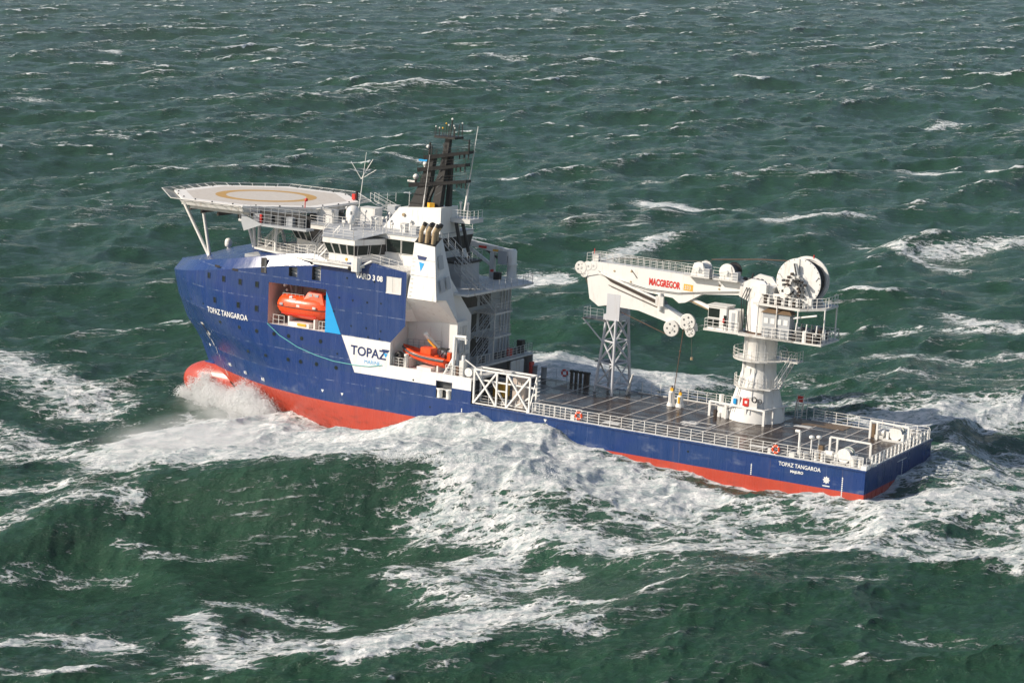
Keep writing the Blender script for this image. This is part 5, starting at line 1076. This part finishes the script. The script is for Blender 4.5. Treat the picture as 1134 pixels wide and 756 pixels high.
for k_ in range(4): Cr.part('cabinet_vent', MB().box(Cx - 1.6 - k_ * .78, Cx - 1.1 - k_ * .78, Cy + 2.19, Cy + 2.24, pz + 1.5, pz + 2.1, PALE), ec)
t = MB()
for i_ in range(20):
    x = Cx - 4.9 - (i_ % 5) * .6; y = Cy + 2.3 - (i_ // 5) * 1.1; h_ = .9 + .5 * ((i_ * 7) % 4) / 3
    t.box(x - .22, x + .22, y - .3, y + .3, pz, pz + h_, (BLACK, DGREY, WHITE, BROWN, BLACK, GREY)[i_ % 6])
for k_ in range(5): t.tube((Cx - 5 - k_ * .6, Cy + 2.45, pz + .2), (Cx - 5.1 - k_ * .6, Cy + 2.45, pz + 2.0), .09, (WHITE, DGREY)[k_ % 2], 6)
t.tube((Cx - 4.5, Cy + 2.0, pz + 2.4), (Cx - 7.2, Cy + 2, pz + 3.0), .12, WHITE, 6)
Cr.part('hydraulic_units', t)
# upper platform with the big drum
uz = 21.4
t = MB(); t.mesh([(Cx + .4, Cy + 2.2, uz + .1), (Cx - 5.3, Cy + 2.4, uz), (Cx - 7.9, Cy + 1.2, uz + .25), (Cx - 7.9, Cy - 2.4, uz + .25), (Cx - 1.5, Cy - 2.4, uz + .1)] + [(Cx + .4, Cy + 2.2, uz - .15), (Cx - 5.3, Cy + 2.4, uz - .25), (Cx - 7.9, Cy + 1.2, uz), (Cx - 7.9, Cy - 2.4, uz), (Cx - 1.5, Cy - 2.4, uz - .15)], [(0, 1, 2, 3, 4), (9, 8, 7, 6, 5), (0, 5, 6, 1), (1, 6, 7, 2), (2, 7, 8, 3), (3, 8, 9, 4), (4, 9, 5, 0)], WHITE2)
t.rail([(Cx + .3, Cy + 2.15, uz + .1), (Cx - 5.2, Cy + 2.35, uz), (Cx - 7.8, Cy + 1.2, uz + .25), (Cx - 7.8, Cy - 2.3, uz + .25)], 1.1, .95, WHITE, 3, .04, .05)
for x, y in ((Cx - .3, Cy + 2.2), (Cx - 2.6, Cy + 2.3), (Cx - 5.1, Cy + 2.3), (Cx - 7.8, Cy + 1.2), (Cx - 7.8, Cy - 2.2)): t.tube((x, y, uz), (x, y, pz), .09, WHITE, 6)
Cr.part('upper_platform', t)
dc = (15.0, Cy - .6, 24.15)
t = MB(); t.lathe((dc[0], dc[1] + 1.5, dc[2]), (0, -1, 0), [(.01, -.12), (1.0, -.12), (1.1, -.02), (2.45, -.02), (2.62, 0), (2.62, .14), (2.45, .16), (2.3, .18)], WHITE, 44, cap=False); t.lathe((dc[0], dc[1] - .9, dc[2]), (0, -1, 0), [(2.3, 0), (2.62, .02), (2.62, .2), (.01, .2)], WHITE, 44, cap=False)
for k_ in range(5): a = 2 * math.pi * k_ / 5 + .3; t.tube((dc[0] + 2.1 * math.cos(a), dc[1] + 1.56, dc[2] + 1.0 * math.sin(a)), (dc[0] + 2.45 * math.cos(a), dc[1] + 1.54, dc[2] + 2.45 * math.sin(a)), .07, WHITE2, 4)
for k_ in range(24): a = 2 * math.pi * k_ / 24; t.tube((dc[0] + 2.5 * math.cos(a), dc[1] + 1.5, dc[2] + 2.5 * math.sin(a)), (dc[0] + 2.5 * math.cos(a), dc[1] + 1.56, dc[2] + 2.5 * math.sin(a)), .05, DGREY, 5)
dr_ = Cr.part('winch_drum', t)
t = MB(); t.lathe((dc[0], dc[1] + 1.32, dc[2]), (0, -1, 0), [(2.1, 0), (2.1, 2.2)], BROWN, 40)
for k_ in range(12): t.torus((dc[0], dc[1] + 1.25 - .18 * k_, dc[2]), (0, 1, 0), 2.1, .08, BLACK, 36, 5)
Cr.part('wound_rope', t, dr_)
t = MB(); t.box(13.0, 18.4, dc[1] + 1.62, dc[1] + 2.0, uz + .05, uz + 1.2, WHITE, .1); t.prism([(12.9, uz + .1), (14.2, uz + .1), (16.4, 24.9), (15.7, 25.2), (14.4, 24.6)], dc[1] + 1.66, dc[1] + 1.95, WHITE, 'y'); t.prism([(12.9, uz + .1), (17.4, uz + .1), (15.8, 24.3), (14.4, 24.3)], dc[1] - 1.5, dc[1] - 1.2, WHITE, 'y')
t.tube((dc[0] + .7, dc[1] + 1.9, dc[2] - .9), (dc[0] + .7, dc[1] + 2.9, dc[2] - .9), .42, WHITE, 12); t.tube((15.1, dc[1] + 1.9, 24.9), (15.4, dc[1] + 2.0, 26.2), .13, DGREY, 6).tube((14.9, dc[1] + 1.9, 24.9), (15.2, dc[1] + 2.0, 26.2), .13, GREY, 6)
for i_ in range(34): a = i_ * 2.4; t.box(15.3 + (.5 + .03 * i_) * math.cos(a) - .13, 15.3 + (.5 + .03 * i_) * math.cos(a) + .13, dc[1] + 1.9, dc[1] + 2.35, 23.6 + (.5 + .03 * i_) * math.sin(a) - .13, 23.6 + (.5 + .03 * i_) * math.sin(a) + .13, (BROWN, DGREY, BLACK, WHITE2)[i_ % 4])
for i_ in range(12): x = 13.6 + i_ * .42; t.box(x, x + .28, dc[1] + 1.9, dc[1] + 2.6, uz + .1, uz + .6 + .4 * (i_ % 3) / 2, (WHITE, DGREY, WHITE2, BROWN)[i_ % 4])
t.box(18.2, 19.2, dc[1] + 1.7, dc[1] + 2.6, uz + 1.1, uz + 2.1, WHITE, .08)
Cr.part('drum_frame', t); Cr.part('beacon', MB().tube((14.0, dc[1], 26.7), (14.0, dc[1], 27.1), .08, REDP, 6))
# boom: outline in x-z, thickness in y
by0, by1 = Cy - .75, Cy + .75
bo = [(Cx + 1.0, 22.9), (Cx + 1.2, 22.0), (28.2, 20.05), (30.6, 20.35), (31.3, 20.6), (33.0, 20.75), (39.3, 18.7), (40.2, 18.7), (41.0, 20.6), (41.5, 22.0), (42.3, 22.3), (42.3, 23.1), (40.6, 23.35), (30, 23.15), (25.2, 23.0)]
bo = [(Cx + 1.0, 23.3), (Cx + 1.4, 21.95), (26.6, 21.35), (28.6, 20.15), (29.4, 20.0), (30.2, 20.5), (33.4, 20.75), (39.9, 22.1), (41.7, 21.6), (42.2, 22.3), (42.0, 23.15), (40.6, 23.5), (30, 23.35), (25.2, 23.15), (21.8, 23.6)]
t = MB().prism(bo, by0, by1, WHITE, 'y'); boom = Cr.part('boom', t)
# knuckle plate and folded jib
t = MB().prism([(41.5, 22.2), (40.9, 19.1), (39.7, 18.35), (38.6, 18.6), (34.5, 18.5), (29.0, 17.2), (28.0, 16.7), (27.4, 16.9), (27.6, 17.7), (31.3, 19.4), (34.6, 20.8), (39.6, 22.1)], by0 + .12, by1 - .12, WHITE, 'y'); jib = Cr.part('folded_jib', t)
t = MB().prism([(39.9, 22.5), (31.6, 19.75), (31.4, 19.35), (38.2, 21.4)], by0 - .05, by1 + .05, BROWN, 'y'); t.tube((39.5, by1 + .12, 22.3), (31.6, by1 + .12, 20.0), .16, WHITE, 8); t.tube((38.4, by1 + .1, 21.0), (31.4, by1 + .1, 19.05), .05, ROPE, 5); t.box(31.2, 32.2, by1, by1 + .3, 19.4, 20.5, WHITE2); t.tube((31.7, by1 + .02, 20.9), (31.7, by1 + .02, 18.9), .3, WHITE, 10); Cr.part('jib_cylinder', t)
t = MB().tube((28.5, Cy + .2, 20.6), (22.3, Cy + .5, 18.9), .30, WHITE, 12).tube((28.9, Cy + .3, 20.7), (25.2, Cy + .45, 19.6), .2, BRASS, 10); Cr.part('luffing_cylinder', t)
def wheel(mb, x, z, r_, y0=None, mat=None):
    y0 = by1 if y0 is None else y0; mb.lathe((x, y0, z), (0, 1, 0), [(.01, .26), (r_ * .22, .26), (r_ * .24, .18), (r_ * .88, .18), (r_, .22), (r_ * .92, .11), (r_, 0), (.01, 0)], mat or WHITE2, 26, cap=False)
    for k_ in range(5): a = 2 * math.pi * k_ / 5 + x; mb.tube((x + r_ * .55 * math.cos(a), y0 + .1, z + r_ * .55 * math.sin(a)), (x + r_ * .55 * math.cos(a), y0 + .19, z + r_ * .55 * math.sin(a)), r_ * .13, DGREY, 8)
for x, z, r_ in ((30.1, 17.0, .95), (28.1, 18.0, .95), (27.7, 16.9, .6), (42.2, 22.6, .75), (41.7, 22.0, .5), (41.3, 22.9, .55), (40.6, 23.0, .5)): t = MB(); wheel(t, x, z, r_, by1 - .1 if x < 35 else by1 - .2); Cr.part('sheave', t)
t = MB().text('MACGREGOR', 1.06, lambda a, b: (33.3 - a, by1 + .02, 21.68 + b - .02 * a), REDP, .05, xs=.60); Cr.part('boom_lettering', t, boom)
t = MB().prism([(28.9, 21.55), (27.75, 21.52), (27.75, 22.25), (28.9, 22.28)], by1 + .01, by1 + .02, YELLOW, 'y')
t.text('333', .62, lambda a, b: (28.8 - a, by1 + .035, 21.68 + b), WHITE2, .01, xs=.9); Cr.part('yellow_marking', t, boom)
t = MB(); t.rail([(41.5, by1 - .1, 23.35), (40.5, by1 - .1, 23.5), (30, by1 - .1, 23.35), (27.5, by1 - .1, 23.25)], 1.05, .8, WHITE2, 3, .03, .035).rail([(41.5, by0 + .1, 23.35), (40.5, by0 + .1, 23.5), (30, by0 + .1, 23.35), (23.5, by0 + .1, 23.3)], 1.05, .8, WHITE2, 3, .03, .035); t.box(40.2, 40.9, Cy - .3, Cy + .3, 23.5, 24.3, WHITE2); t.tube((40.9, Cy, 23.5), (40.9, Cy, 24.9), .05, REDP, 5); Cr.part('boom_walkway', t, boom)
t = MB(); t.path([(35.6, by1 + .02, 23.1), (34.8, by1 + .02, 22.2)], .05, BROWN, 4)
for x, z in ((37.8, 22.7), (35.6, 22.9), (35.6, 21.7), (30.4, 21.9), (24.5, 22.2), (24.5, 22.6)): t.tube((x, by1, z), (x, by1 + .05, z), .12, BRASS, 8)
Cr.part('boom_pins', t, boom)
t = MB()
for dy_, zz_ in ((.03, 21.35), (.05, 21.5)): t.path([(21.6, by1 + dy_, zz_ + .75), (26.2, by1 + dy_, zz_ + .15), (29.5, by1 + dy_, zz_ - .35), (33.5, by1 + dy_, zz_ - .35), (38, by1 + dy_, zz_ + .35)], .035, DGREY, 5)
for x_ in (20.3, 20.6, 20.9): t.path([(x_, Cy + 1.35, 22.9), (x_ + .4, Cy + 1.7, 21.6), (x_ + .1, Cy + 1.95, 19.6), (x_ - .2, Cy + 2.0, 18.0)], .05, BLACK, 5)
Cr.part('hydraulic_hoses', t)
t = MB()
for a in (55, 62, 100, 128): c_, s_ = math.cos(R(a)), math.sin(R(a)); t.path([(Cx + 2.02 * c_, Cy + 2.02 * s_, 17.2), (Cx + 2.02 * c_, Cy + 2.02 * s_, 13.2), (Cx + 3.1 * c_, Cy + 3.1 * s_, 9.0)], .05, GREY, 5)
t.box(Cx + .9, Cx + 1.5, Cy + 2.3, Cy + 2.75, 9.6, 10.8, WHITE2); t.box(Cx - .6, Cx + .1, Cy + 2.1, Cy + 2.9, 9.2, 10.9, GREY)
Cr.part('pedestal_pipes', t, ped)
# winches on the boom
for x, r_, nm in ((26.9, .75, 'a'), (23.4, .95, 'b')):
    t = MB(); y_ = Cy + .4
    t.box(x - 1.5, x + 1.5, y_ - 1.3, y_ + 1.4, 23.35, 23.5, WHITE2); t.prism([(x - .9, 23.5), (x + .9, 23.5), (x + .55, 24.9), (x - .5, 25.0)], y_ + .9, y_ + 1.1, WHITE, 'y')
    t.lathe((x, y_ + .85, 24.3), (0, -1, 0), [(r_, 0), (r_, .12), (r_ * .78, .14), (r_ * .78, 1.7), (r_, 1.72), (r_, 1.86), (.01, 1.86)], WHITE if nm == 'a' else BLACK, 24, cap=False); t.lathe((x, y_ + .9, 24.3), (0, 1, 0), [(r_, 0), (r_, .12), (.3, .16), (.25, .5), (.01, .5)], WHITE, 24, cap=False)
    t.rail([(x + 1.5, y_ + 1.4, 23.4), (x - 1.5, y_ + 1.4, 23.4)], 1.0, .9, WHITE, 3, .03, .035); t.box(x - 1.4, x - .8, y_ + .3, y_ + 1.2, 23.5, 24.4, GREY); Cr.part('boom_winch', t)
t = MB(); t.tube((22.0, Cy + .8, 23.3), (19.6, Cy + .7, 22.2), .16, WHITE, 8); t.tube((20.9, Cy + .5, 23.2), (20.6, Cy + .5, 24.4), .1, BLACK, 6)
for k_ in range(7): t.sphere((22.6 - .5 * k_, Cy + .3, 23.6), .3, (DGREY, WHITE2, BROWN)[k_ % 3], 8)
Cr.part('hinge_gear', t)
t = MB(); t.path([(42.3, Cy, 22.9), (38, Cy + .1, 24.1), (30, Cy, 24.7), (26, Cy, 25.1)], .035, ROPE, 5); t.path([(26, Cy, 25.3), (20, Cy, 26.0), (14.9, Cy - .2, 26.3)], .055, RUST, 5); Cr.part('hoist_wire', t)
t = MB(); t.path([(42.4, Cy + .1, 22.3), (40.2, Cy + .4, 18.8), (36.5, Cy + .4, 17.9), (30.2, by1, 16.1)], .045, RUST, 5); Cr.part('hoist_wire', t)
t = MB(); t.tube((28.6, Cy + .7, 17.2), (29.5, Cy + .3, 9.7), .05, RUST, 5); t.sphere((28.9, Cy + .6, 14.5), .14, RUST, 6); Cr.part('hoist_wire', t)
t = MB(); t.tube((27.6, Cy + .7, 16.8), (27.4, Cy + .6, 14.0), .02, ROPE, 4); t.tube((27.4, Cy + .6, 14.0), (27.4, Cy + .6, 13.7), .17, BRASS, 8); Cr.part('hoist_wire', t)
for x, y, h_, lab in ((29.6, -5.4, 1.75, 'taller white hook block with a yellow top, on deck under the crane wire'), (28.6, -5.6, 1.35, 'shorter white hook block with a yellow front, beside the taller one')):
    Hk = Thing('hook_block', lab, 'hook block', (x, y, 8.05), 'hook blocks parked on deck')
    Hk.part('body', MB().lathe((x, y, 8.05), (0, 0, 1), [(.52, 0), (.5, .2), (.36, .5), (.36, h_ - .2), (.28, h_)], WHITE, 14).box(x - .42, x + .42, y - .2, y + .2, 8.05, 8.4, WHITE)); Hk.part('hook_head', MB().box(x - .16, x + .16, y - .1, y + .12, 8.05 + h_, 8.4 + h_, YELLOW).box(x - .12, x + .12, y + .3, y + .42, 8.5, 7.9 + h_, YELLOW if h_ < 1.5 else WHITE2).tube((x, y, 8.3 + h_), (x, y, 8.65 + h_), .09, RUST, 6))
# guard table round the pedestal foot
Gd = Thing('pipe_guard', 'white steel guard frame round the foot of the big crane', 'guard frame', (20.9, -4.3, 8.05))
pts = [(24.0, -3.7), (16.9, -2.6), (16.2, -7.4)]
t = MB(); zt = 9.75
t.path([(*p, zt) for p in pts], .14, WHITE, 4); Gd.part('top_beam', t)
for x, y in ((24.0, -3.7), (21.9, -3.4), (19.3, -3.0), (16.9, -2.6), (16.6, -4.3), (16.3, -6.6)): Gd.part('post', MB().box(x - .13, x + .13, y - .1, y + .1, 8.03, zt, WHITE))
t = MB()
for i_ in range(26): x = 23.4 - (i_ % 13) * .5; y = -4.5 + (i_ // 13) * .5; h_ = .5 + .8 * ((i_ * 5) % 7) / 6; t.box(x - .17, x + .17, y - .2, y + .2, 8.03, 8.03 + h_, (WHITE, GREY, WHITE2, BROWN, WHITE)[i_ % 5], .03)
t.box(22.2, 23.2, -4.9, -4.0, 8.03, 9.4, WHITE, .05).tube((23.2, -5.0, 8.03), (23.2, -5, 10.4), .28, WHITE, 10)
for x in (21.8, 21.3): t.tube((x, -5.0, 8.03), (x, -5.0, 10.3), .2, WHITE2, 8)
Gd.part('valve_manifold', t)
solo('fire_hose_box', MB().box(18.9, 19.7, -3.15, -2.85, 9.95, 10.8, REDP, .04).box(19.1, 19.4, -2.84, -2.82, 10.25, 10.55, PALE), 'small red box on the guard at the foot of the crane', 'hose box', (19.3, -3.0, 9.9))
solo('blue_box', MB().box(20.55, 20.95, -3.4, -3.1, 9.95, 10.55, BLUE2, .04), 'small blue box left of the red one at the crane foot', 'box', (20.7, -3.2, 9.9))
t = MB(); t.rail([(15.3, -8.4, 8.05), (14.6, -9.4, 8.05)], 2.4, 1, WHITE2, 5, .04, .05).stair((15.6, -9.3, 8.05), (14.9, -8.0, 10.2), .8, WHITE2, (1, 0, 0)).box(15.1, 15.7, -9.4, -9.1, 10.0, 10.7, REDP)
solo('deck_ladder', t, 'short white ladder with a red box, at the rail right of the crane foot', 'ladder', (15.2, -8.8, 8.05))
Cb = Thing('pedestal_valve', 'grey valve wheels mounted low on the crane pedestal', 'valve', (18.3, -3.2, 10.2)); Cb.part('body', MB().box(17.9, 19.0, -3.3, -2.9, 9.8, 10.9, WHITE2, .05)); Cb.part('handwheel', MB().torus((18.3, -2.85, 10.8), (0, 1, 0), .28, .06, BLACK, 14, 5)); Cb.part('handwheel', MB().torus((17.6, -2.85, 10.7), (0, 1, 0), .22, .06, DGREY, 14, 5))

# ---- aft winches
def winch(x, y, label, flip=1):
    W_ = Thing('mooring_winch', label, 'winch', (x, y, 8.05), 'mooring winches')
    W_.part('drum', MB().lathe((x, y + .9, 8.95), (0, -1, 0), [(.01, 0), (.74, 0), (.74, .1), (.42, .12), (.42, 1.3), (.74, 1.32), (.74, 1.42), (.01, 1.42)], WHITE, 22, cap=False).torus((x, y + .25, 8.95), (0, 1, 0), .6, .12, GREY, 18, 6)); W_.part('brake_band', MB().torus((x, y - .3, 8.95), (0, 1, 0), .66, .06, paint('green_grey', (.25, .32, .27), .5), 20, 5))
    W_.part('bed', MB().box(x - 1.3, x + 1.3, y - .8, y + 1.2, 8.03, 8.25, WHITE2).box(x - 1.0, x - .7, y - .6, y + 1.0, 8.25, 9.0, WHITE).box(x + .7, x + 1.0, y - .6, y + 1.0, 8.25, 9.0, WHITE)); W_.part('motor', MB().tube((x + 1.5, y, 8.7), (x + 2.4, y, 8.7), .35, WHITE, 12).box(x + 1.5, x + 2.5, y - .5, y + .5, 8.03, 8.4, WHITE2).box(x + 2.6, x + 3.1, y - .3, y + .3, 8.05, 9.5, TAN))
winch(2.9, 7.9, 'white mooring winch at the port stern corner behind the rail'); winch(2.6, -6.3, 'white mooring winch at the far starboard stern corner')
def gframe(p0, p1, label):
    F_ = Thing('winch_guard', label, 'guard frame', (p0[0], p0[1], 8.05), 'guard frames over the stern winches'); t = MB().tube((p0[0], p0[1], 10.05), (p1[0], p1[1], 10.0), .13, WHITE, 4); F_.part('top_beam', t)
    for u_ in (0, .18, 1): x = p0[0] + (p1[0] - p0[0]) * u_; y = p0[1] + (p1[1] - p0[1]) * u_; F_.part('post', MB().box(x - .11, x + .11, y - .1, y + .1, 8.03, 10.0, WHITE))
gframe((5.6, 5.9), (1.1, 5.9), 'white portal guard beside the port stern winch'); gframe((5.4, -5.2), (.9, -4.8), 'white portal guard beside the starboard stern winch')
def bollard(x, y, label, h_=.9):
    Bl = Thing('bollard', label, 'bollard', (x, y, 8.03), 'white bollards at the stern')
    for e in (-.35, .35): Bl.part('post', MB().lathe((x + e, y, 8.06), (0, 0, 1), [(.24, 0), (.24, h_ - .1), (.3, h_ - .05), (.3, h_ + .05)], WHITE, 12))
    Bl.part('base_plate', MB().box(x - .75, x + .75, y - .35, y + .35, 8.03, 8.10, WHITE2))
bollard(1.3, 9.0, 'twin white bollard right in the port stern corner'); bollard(5.4, 9.1, 'twin white bollard at the port rail beside the winch motor'); bollard(1.6, -9.0, 'twin white bollard at the starboard stern rail, nearest the corner'); bollard(.9, -7.4, 'twin white bollard inside the transom on the starboard side'); 
bollard(7.3, 9.1, 'twin white bollard at the foot of the tall post on the port rail', .6)
t = MB(); t.tube((7.7, 9.2, 8.05), (7.7, 9.2, 10.9), .14, WHITE, 8).tube((7.7, 9.2, 10.85), (8.2, 9.2, 10.85), .17, WHITE, 8); solo('vent_post', t, 'tallest white post with a bent head at the port rail near the stern', 'vent post', (7.7, 9.2, 8.05), 'deck vent posts')
for x, y, lab in ((6.6, 8.6, 'white mushroom vent just right of the tallest post'), (6.0, 8.1, 'white mushroom vent second right of the tallest post')):
    t = MB().tube((x, y, 8.05), (x, y, 10.2), .09, WHITE, 8).sphere((x, y, 10.3), .32, WHITE, 10, (1, 1, .7)); solo('mushroom_vent', t, lab, 'vent post', (x, y, 8.05), 'deck vent posts')
# life rings
def ring(c, axis, label, a=ORANGE): 
    t = MB().torus(c, axis, .36, .12, a, 24, 8, PALE); solo('life_ring', t, label, 'life ring', c, 'life rings on the rails')
ring((33.4, 9.86, 8.75), (0, 1, 0), 'orange life ring on the port rail, nearest the white truss'); ring((10.0, 9.86, 8.7), (0, 1, 0), 'orange life ring on the port rail near the stern'); ring((45.9, -9.6, 9.0), (0, 1, 0), 'dark red life ring on the far starboard rail', REDP)
solo('ring_locker', MB().box(10.6, 11.0, 9.4, 9.7, 8.1, 8.7, WHITE2, .05), 'small white box left of the life ring near the stern', 'locker', (10.8, 9.5, 8.1), 'small lockers at the port rail'); solo('ring_locker', MB().box(7.9, 8.6, 9.4, 9.75, 8.1, 8.6, WHITE2, .05), 'small white box at the rail below the tallest vent post', 'locker', (8.2, 9.5, 8.1), 'small lockers at the port rail')
solo('ring_locker', MB().box(34.0, 34.5, 9.4, 9.7, 8.1, 8.7, WHITE2, .05), 'small white box beside the life ring nearest the truss', 'locker', (34.2, 9.5, 8.1), 'small lockers at the port rail')
for i, x in enumerate((44.8, 44.2, 43.6, 43.0, 42.6)):
    Pp = MB().box(x - .12, x + .12, -9.6, -9.2, 8.05, 9.45, BROWN).box(x - .2, x + .2, -9.65, -9.15, 9.3, 9.55, BLACK)
    if i < 5: solo('stop_post', Pp, ['first dark stop post of the row by the far rail, nearest the red ring', 'second dark stop post from the red life ring', 'middle dark stop post of the five by the far rail', 'fourth dark stop post from the red life ring', 'last dark stop post of the row, nearest the lattice tower'][i], 'stop post', (x, -9.4, 8.05), 'dark stop posts at the far rail')
for x, lab in ((49.8, 'blue-grey cylinder left of a pair at the far rail'), (48.5, 'blue-grey cylinder right of a pair at the far rail')): solo('steel_drum', MB().lathe((x, -9.2, 8.05), (0, 0, 1), [(.34, 0), (.34, 1.3), (.4, 1.32), (.4, 1.42)], GREY, 14), lab, 'drum', (x, -9.2, 8.05), 'drums at the far rail')
# ================================================================ spray thrown up at the bow
def to_world(p): return SHIP @ Vector(p)
rs = np.random.default_rng(5)
def drops(name, label, P_, S_):
    """thousands of small clots of water as one mesh"""
    o = np.array([(1, 0, 0), (-1, 0, 0), (0, 1, 0), (0, -1, 0), (0, 0, 1), (0, 0, -1)], float)
    F = np.array([(0, 2, 4), (2, 1, 4), (1, 3, 4), (3, 0, 4), (2, 0, 5), (1, 2, 5), (3, 1, 5), (0, 3, 5)])
    n = len(P_); V = P_[:, None, :] + o[None] * S_[:, None, None] * rs.uniform(.6, 1.4, (n, 6, 1)); V = V.reshape(-1, 3)
    Fa = (F[None] + (np.arange(n) * 6)[:, None, None]).reshape(-1, 3)
    me_ = bpy.data.meshes.new(name); me_.vertices.add(len(V)); me_.vertices.foreach_set('co', V.astype(np.float32).ravel())
    me_.loops.add(len(Fa) * 3); me_.loops.foreach_set('vertex_index', Fa.astype(np.int32).ravel()); me_.polygons.add(len(Fa))
    me_.polygons.foreach_set('loop_start', np.arange(0, len(Fa) * 3, 3, dtype=np.int32)); me_.polygons.foreach_set('loop_total', np.full(len(Fa), 3, np.int32)); me_.polygons.foreach_set('use_smooth', np.ones(len(Fa), bool)); me_.update()
    m_, nt_, b_ = new_mat(name); b_.inputs['Base Color'].default_value = (.88, .89, .89, 1); b_.inputs['Roughness'].default_value = .6
    b_.inputs['Subsurface Weight'].default_value = 0; me_.materials.append(m_)
    ob_ = bpy.data.objects.new(name, me_); COL.objects.link(ob_); ob_['kind'] = 'stuff'; ob_['label'] = label; return ob_
def plume(X, out, top, n, w=1.0, r_=(.02, .11)):
    """clots thrown up off the hull side at station X"""
    y0 = side_y(X, 3.0) if X < 90 else 1.0
    t = rs.beta(1.1, 1.6, n); a = rs.normal(0, 1, n)
    x = X + a * w * (.4 + t) + t * .8; y = y0 + .2 + out * (t * (1.2 - t) * 1.3 + np.abs(rs.normal(0, .25, n)) * (.3 + t)); z = .5 + top * t * np.exp(-.5 * (a * .55) ** 2) + rs.normal(0, .15, n)
    P_ = np.stack([x, y, z], -1) @ SR.T + ST; return P_, rs.uniform(*r_, n) * (1.15 - .8 * t) 
Ps = []; Ss = []
for X, out, top, n, w in ((91.5, 1.6, 3.2, 5000, .7), (89.5, 2.6, 4.8, 14000, .9), (87.5, 2.8, 3.6, 12000, 1.0), (85.5, 2.8, 3.4, 9000, 1.1), (83.0, 2.6, 3.6, 10000, .9), (80.6, 3.0, 5.2, 16000, .9), (78.6, 2.8, 5.0, 14000, .9), (76.3, 2.6, 4.0, 9000, 1.1), (74, 2.0, 1.8, 3500, 1.2), (70, 1.6, 1.4, 3000, 2), (93.5, 1.2, 1.8, 3500, .6)):
    p_, s_ = plume(X, out, top, n, w); Ps.append(p_); Ss.append(s_)
# water streaming off the bulb
for X, y, n in ((90.6, 2.5, 1500), (91.3, 2.45, 900), (89.6, 2.7, 1300), (92.6, 2.2, 400)):
    z = rs.uniform(.4, 4.6 if X < 91 else 3.8, n); P_ = np.stack([X + rs.normal(0, .28, n), y + .12 + rs.uniform(0, .25, n) + (4.6 - z) * .10, z], -1) @ SR.T + ST; Ps.append(P_); Ss.append(rs.uniform(.015, .05, n))
drops('bow_spray', 'white spray thrown up against the red bow and bulb', np.concatenate(Ps), np.concatenate(Ss))
# loose clots along the breaking crest
def along(pts, n, up, back):
    P_ = []
    for i in range(n):
        k_ = rs.uniform(0, len(pts) - 1.001); i_ = int(k_); f_ = k_ - i_; a = np.array(pts[i_]); b = np.array(pts[i_ + 1]); c = a + (b - a) * f_
        P_.append((c[0] + rs.normal(0, .8), c[1] + rs.normal(0, back) - .5, c[2] + abs(rs.normal(0, up)) - .2))
    return np.array(P_)
cp = along(CREST[7:12], 2600, .30, 1.0); drops('crest_spray', 'white clots of foam flying off the breaking crest', cp, rs.uniform(.02, .06, len(cp)))

# mist: closed bodies of fine spray with an even scatter broken by noise
def mist(name, label, c, rad, dens, power=1.0, rotz=0.):
    bm_ = MB().sphere((0, 0, 0), 1.0, WHITE, 24); me_ = bpy.data.meshes.new(name); me_.from_pydata(bm_.v, [], bm_.f)
    m_ = bpy.data.materials.new(name); m_.use_nodes = True; nt_ = m_.node_tree; nt_.nodes.remove(nt_.nodes['Principled BSDF']); vol = nt_.nodes.new('ShaderNodeVolumePrincipled')
    vol.inputs['Color'].default_value = (1, 1, 1, 1); vol.inputs['Anisotropy'].default_value = .05
    tc = nt_.nodes.new('ShaderNodeTexCoord').outputs['Object']; le = nt_.nodes.new('ShaderNodeVectorMath'); le.operation = 'LENGTH'; nt_.links.new(tc, le.inputs[0])
    fall = smooth(nt_, le.outputs['Value'], .25, .98, 1, 0)
    sc_ = mapping(nt_, tc, scale=rad); n_ = noise(nt_, sc_, .32, 5, .62, .4)
    d_ = math_n(nt_, 'MULTIPLY', math_n(nt_, 'MULTIPLY', fall, smooth(nt_, n_, .38, .72)), dens)
    nt_.links.new(d_, vol.inputs['Density']); nt_.links.new(vol.outputs[0], nt_.nodes['Material Output'].inputs['Volume'])
    me_.materials.append(m_); ob_ = bpy.data.objects.new(name, me_); COL.objects.link(ob_); ob_.location = c; ob_.scale = rad; ob_.rotation_euler = (0, 0, rotz); ob_['kind'] = 'stuff'; ob_['label'] = label
b_ = to_world((86.5, 5.0, .6)); mist('spray_mist', 'white mist hanging round the bulbous bow', b_, (8.0, 5.0, 3.4), .42, 1, R(-30))
b_ = to_world((79, 9.5, 1.0)); mist('spray_mist', 'white mist against the red hull side abaft the bow', b_, (7, 4.0, 3.4), .5, 1, R(-30))
mist('spray_mist', 'thin mist blowing off the wave ahead of the bow', (-36, 240, 1.4), (13, 14, 3.2), .26)
scene.cycles.volume_bounces = 4; scene.cycles.max_bounces = 7; scene.cycles.diffuse_bounces = 3; scene.cycles.glossy_bounces = 2; scene.cycles.transmission_bounces = 2

# ================================================================ sea haze: even, thin air round the whole scene
hz_ = MB().box(-4200, 4200, -200, 9600, -9, 62, WHITE); hm_ = bpy.data.meshes.new('haze'); hm_.from_pydata(hz_.v, [], hz_.f)
mm_ = bpy.data.materials.new('haze'); mm_.use_nodes = True; nn_ = mm_.node_tree; nn_.nodes.remove(nn_.nodes['Principled BSDF']); vo_ = nn_.nodes.new('ShaderNodeVolumePrincipled')
vo_.inputs['Color'].default_value = (.86, .93, 1, 1); vo_.inputs['Density'].default_value = .00006; vo_.inputs['Anisotropy'].default_value = .2
nn_.links.new(vo_.outputs[0], nn_.nodes['Material Output'].inputs['Volume']); hm_.materials.append(mm_)
ho_ = bpy.data.objects.new('haze', hm_); COL.objects.link(ho_); ho_['kind'] = 'stuff'; ho_['label'] = 'thin pale haze over the open sea'
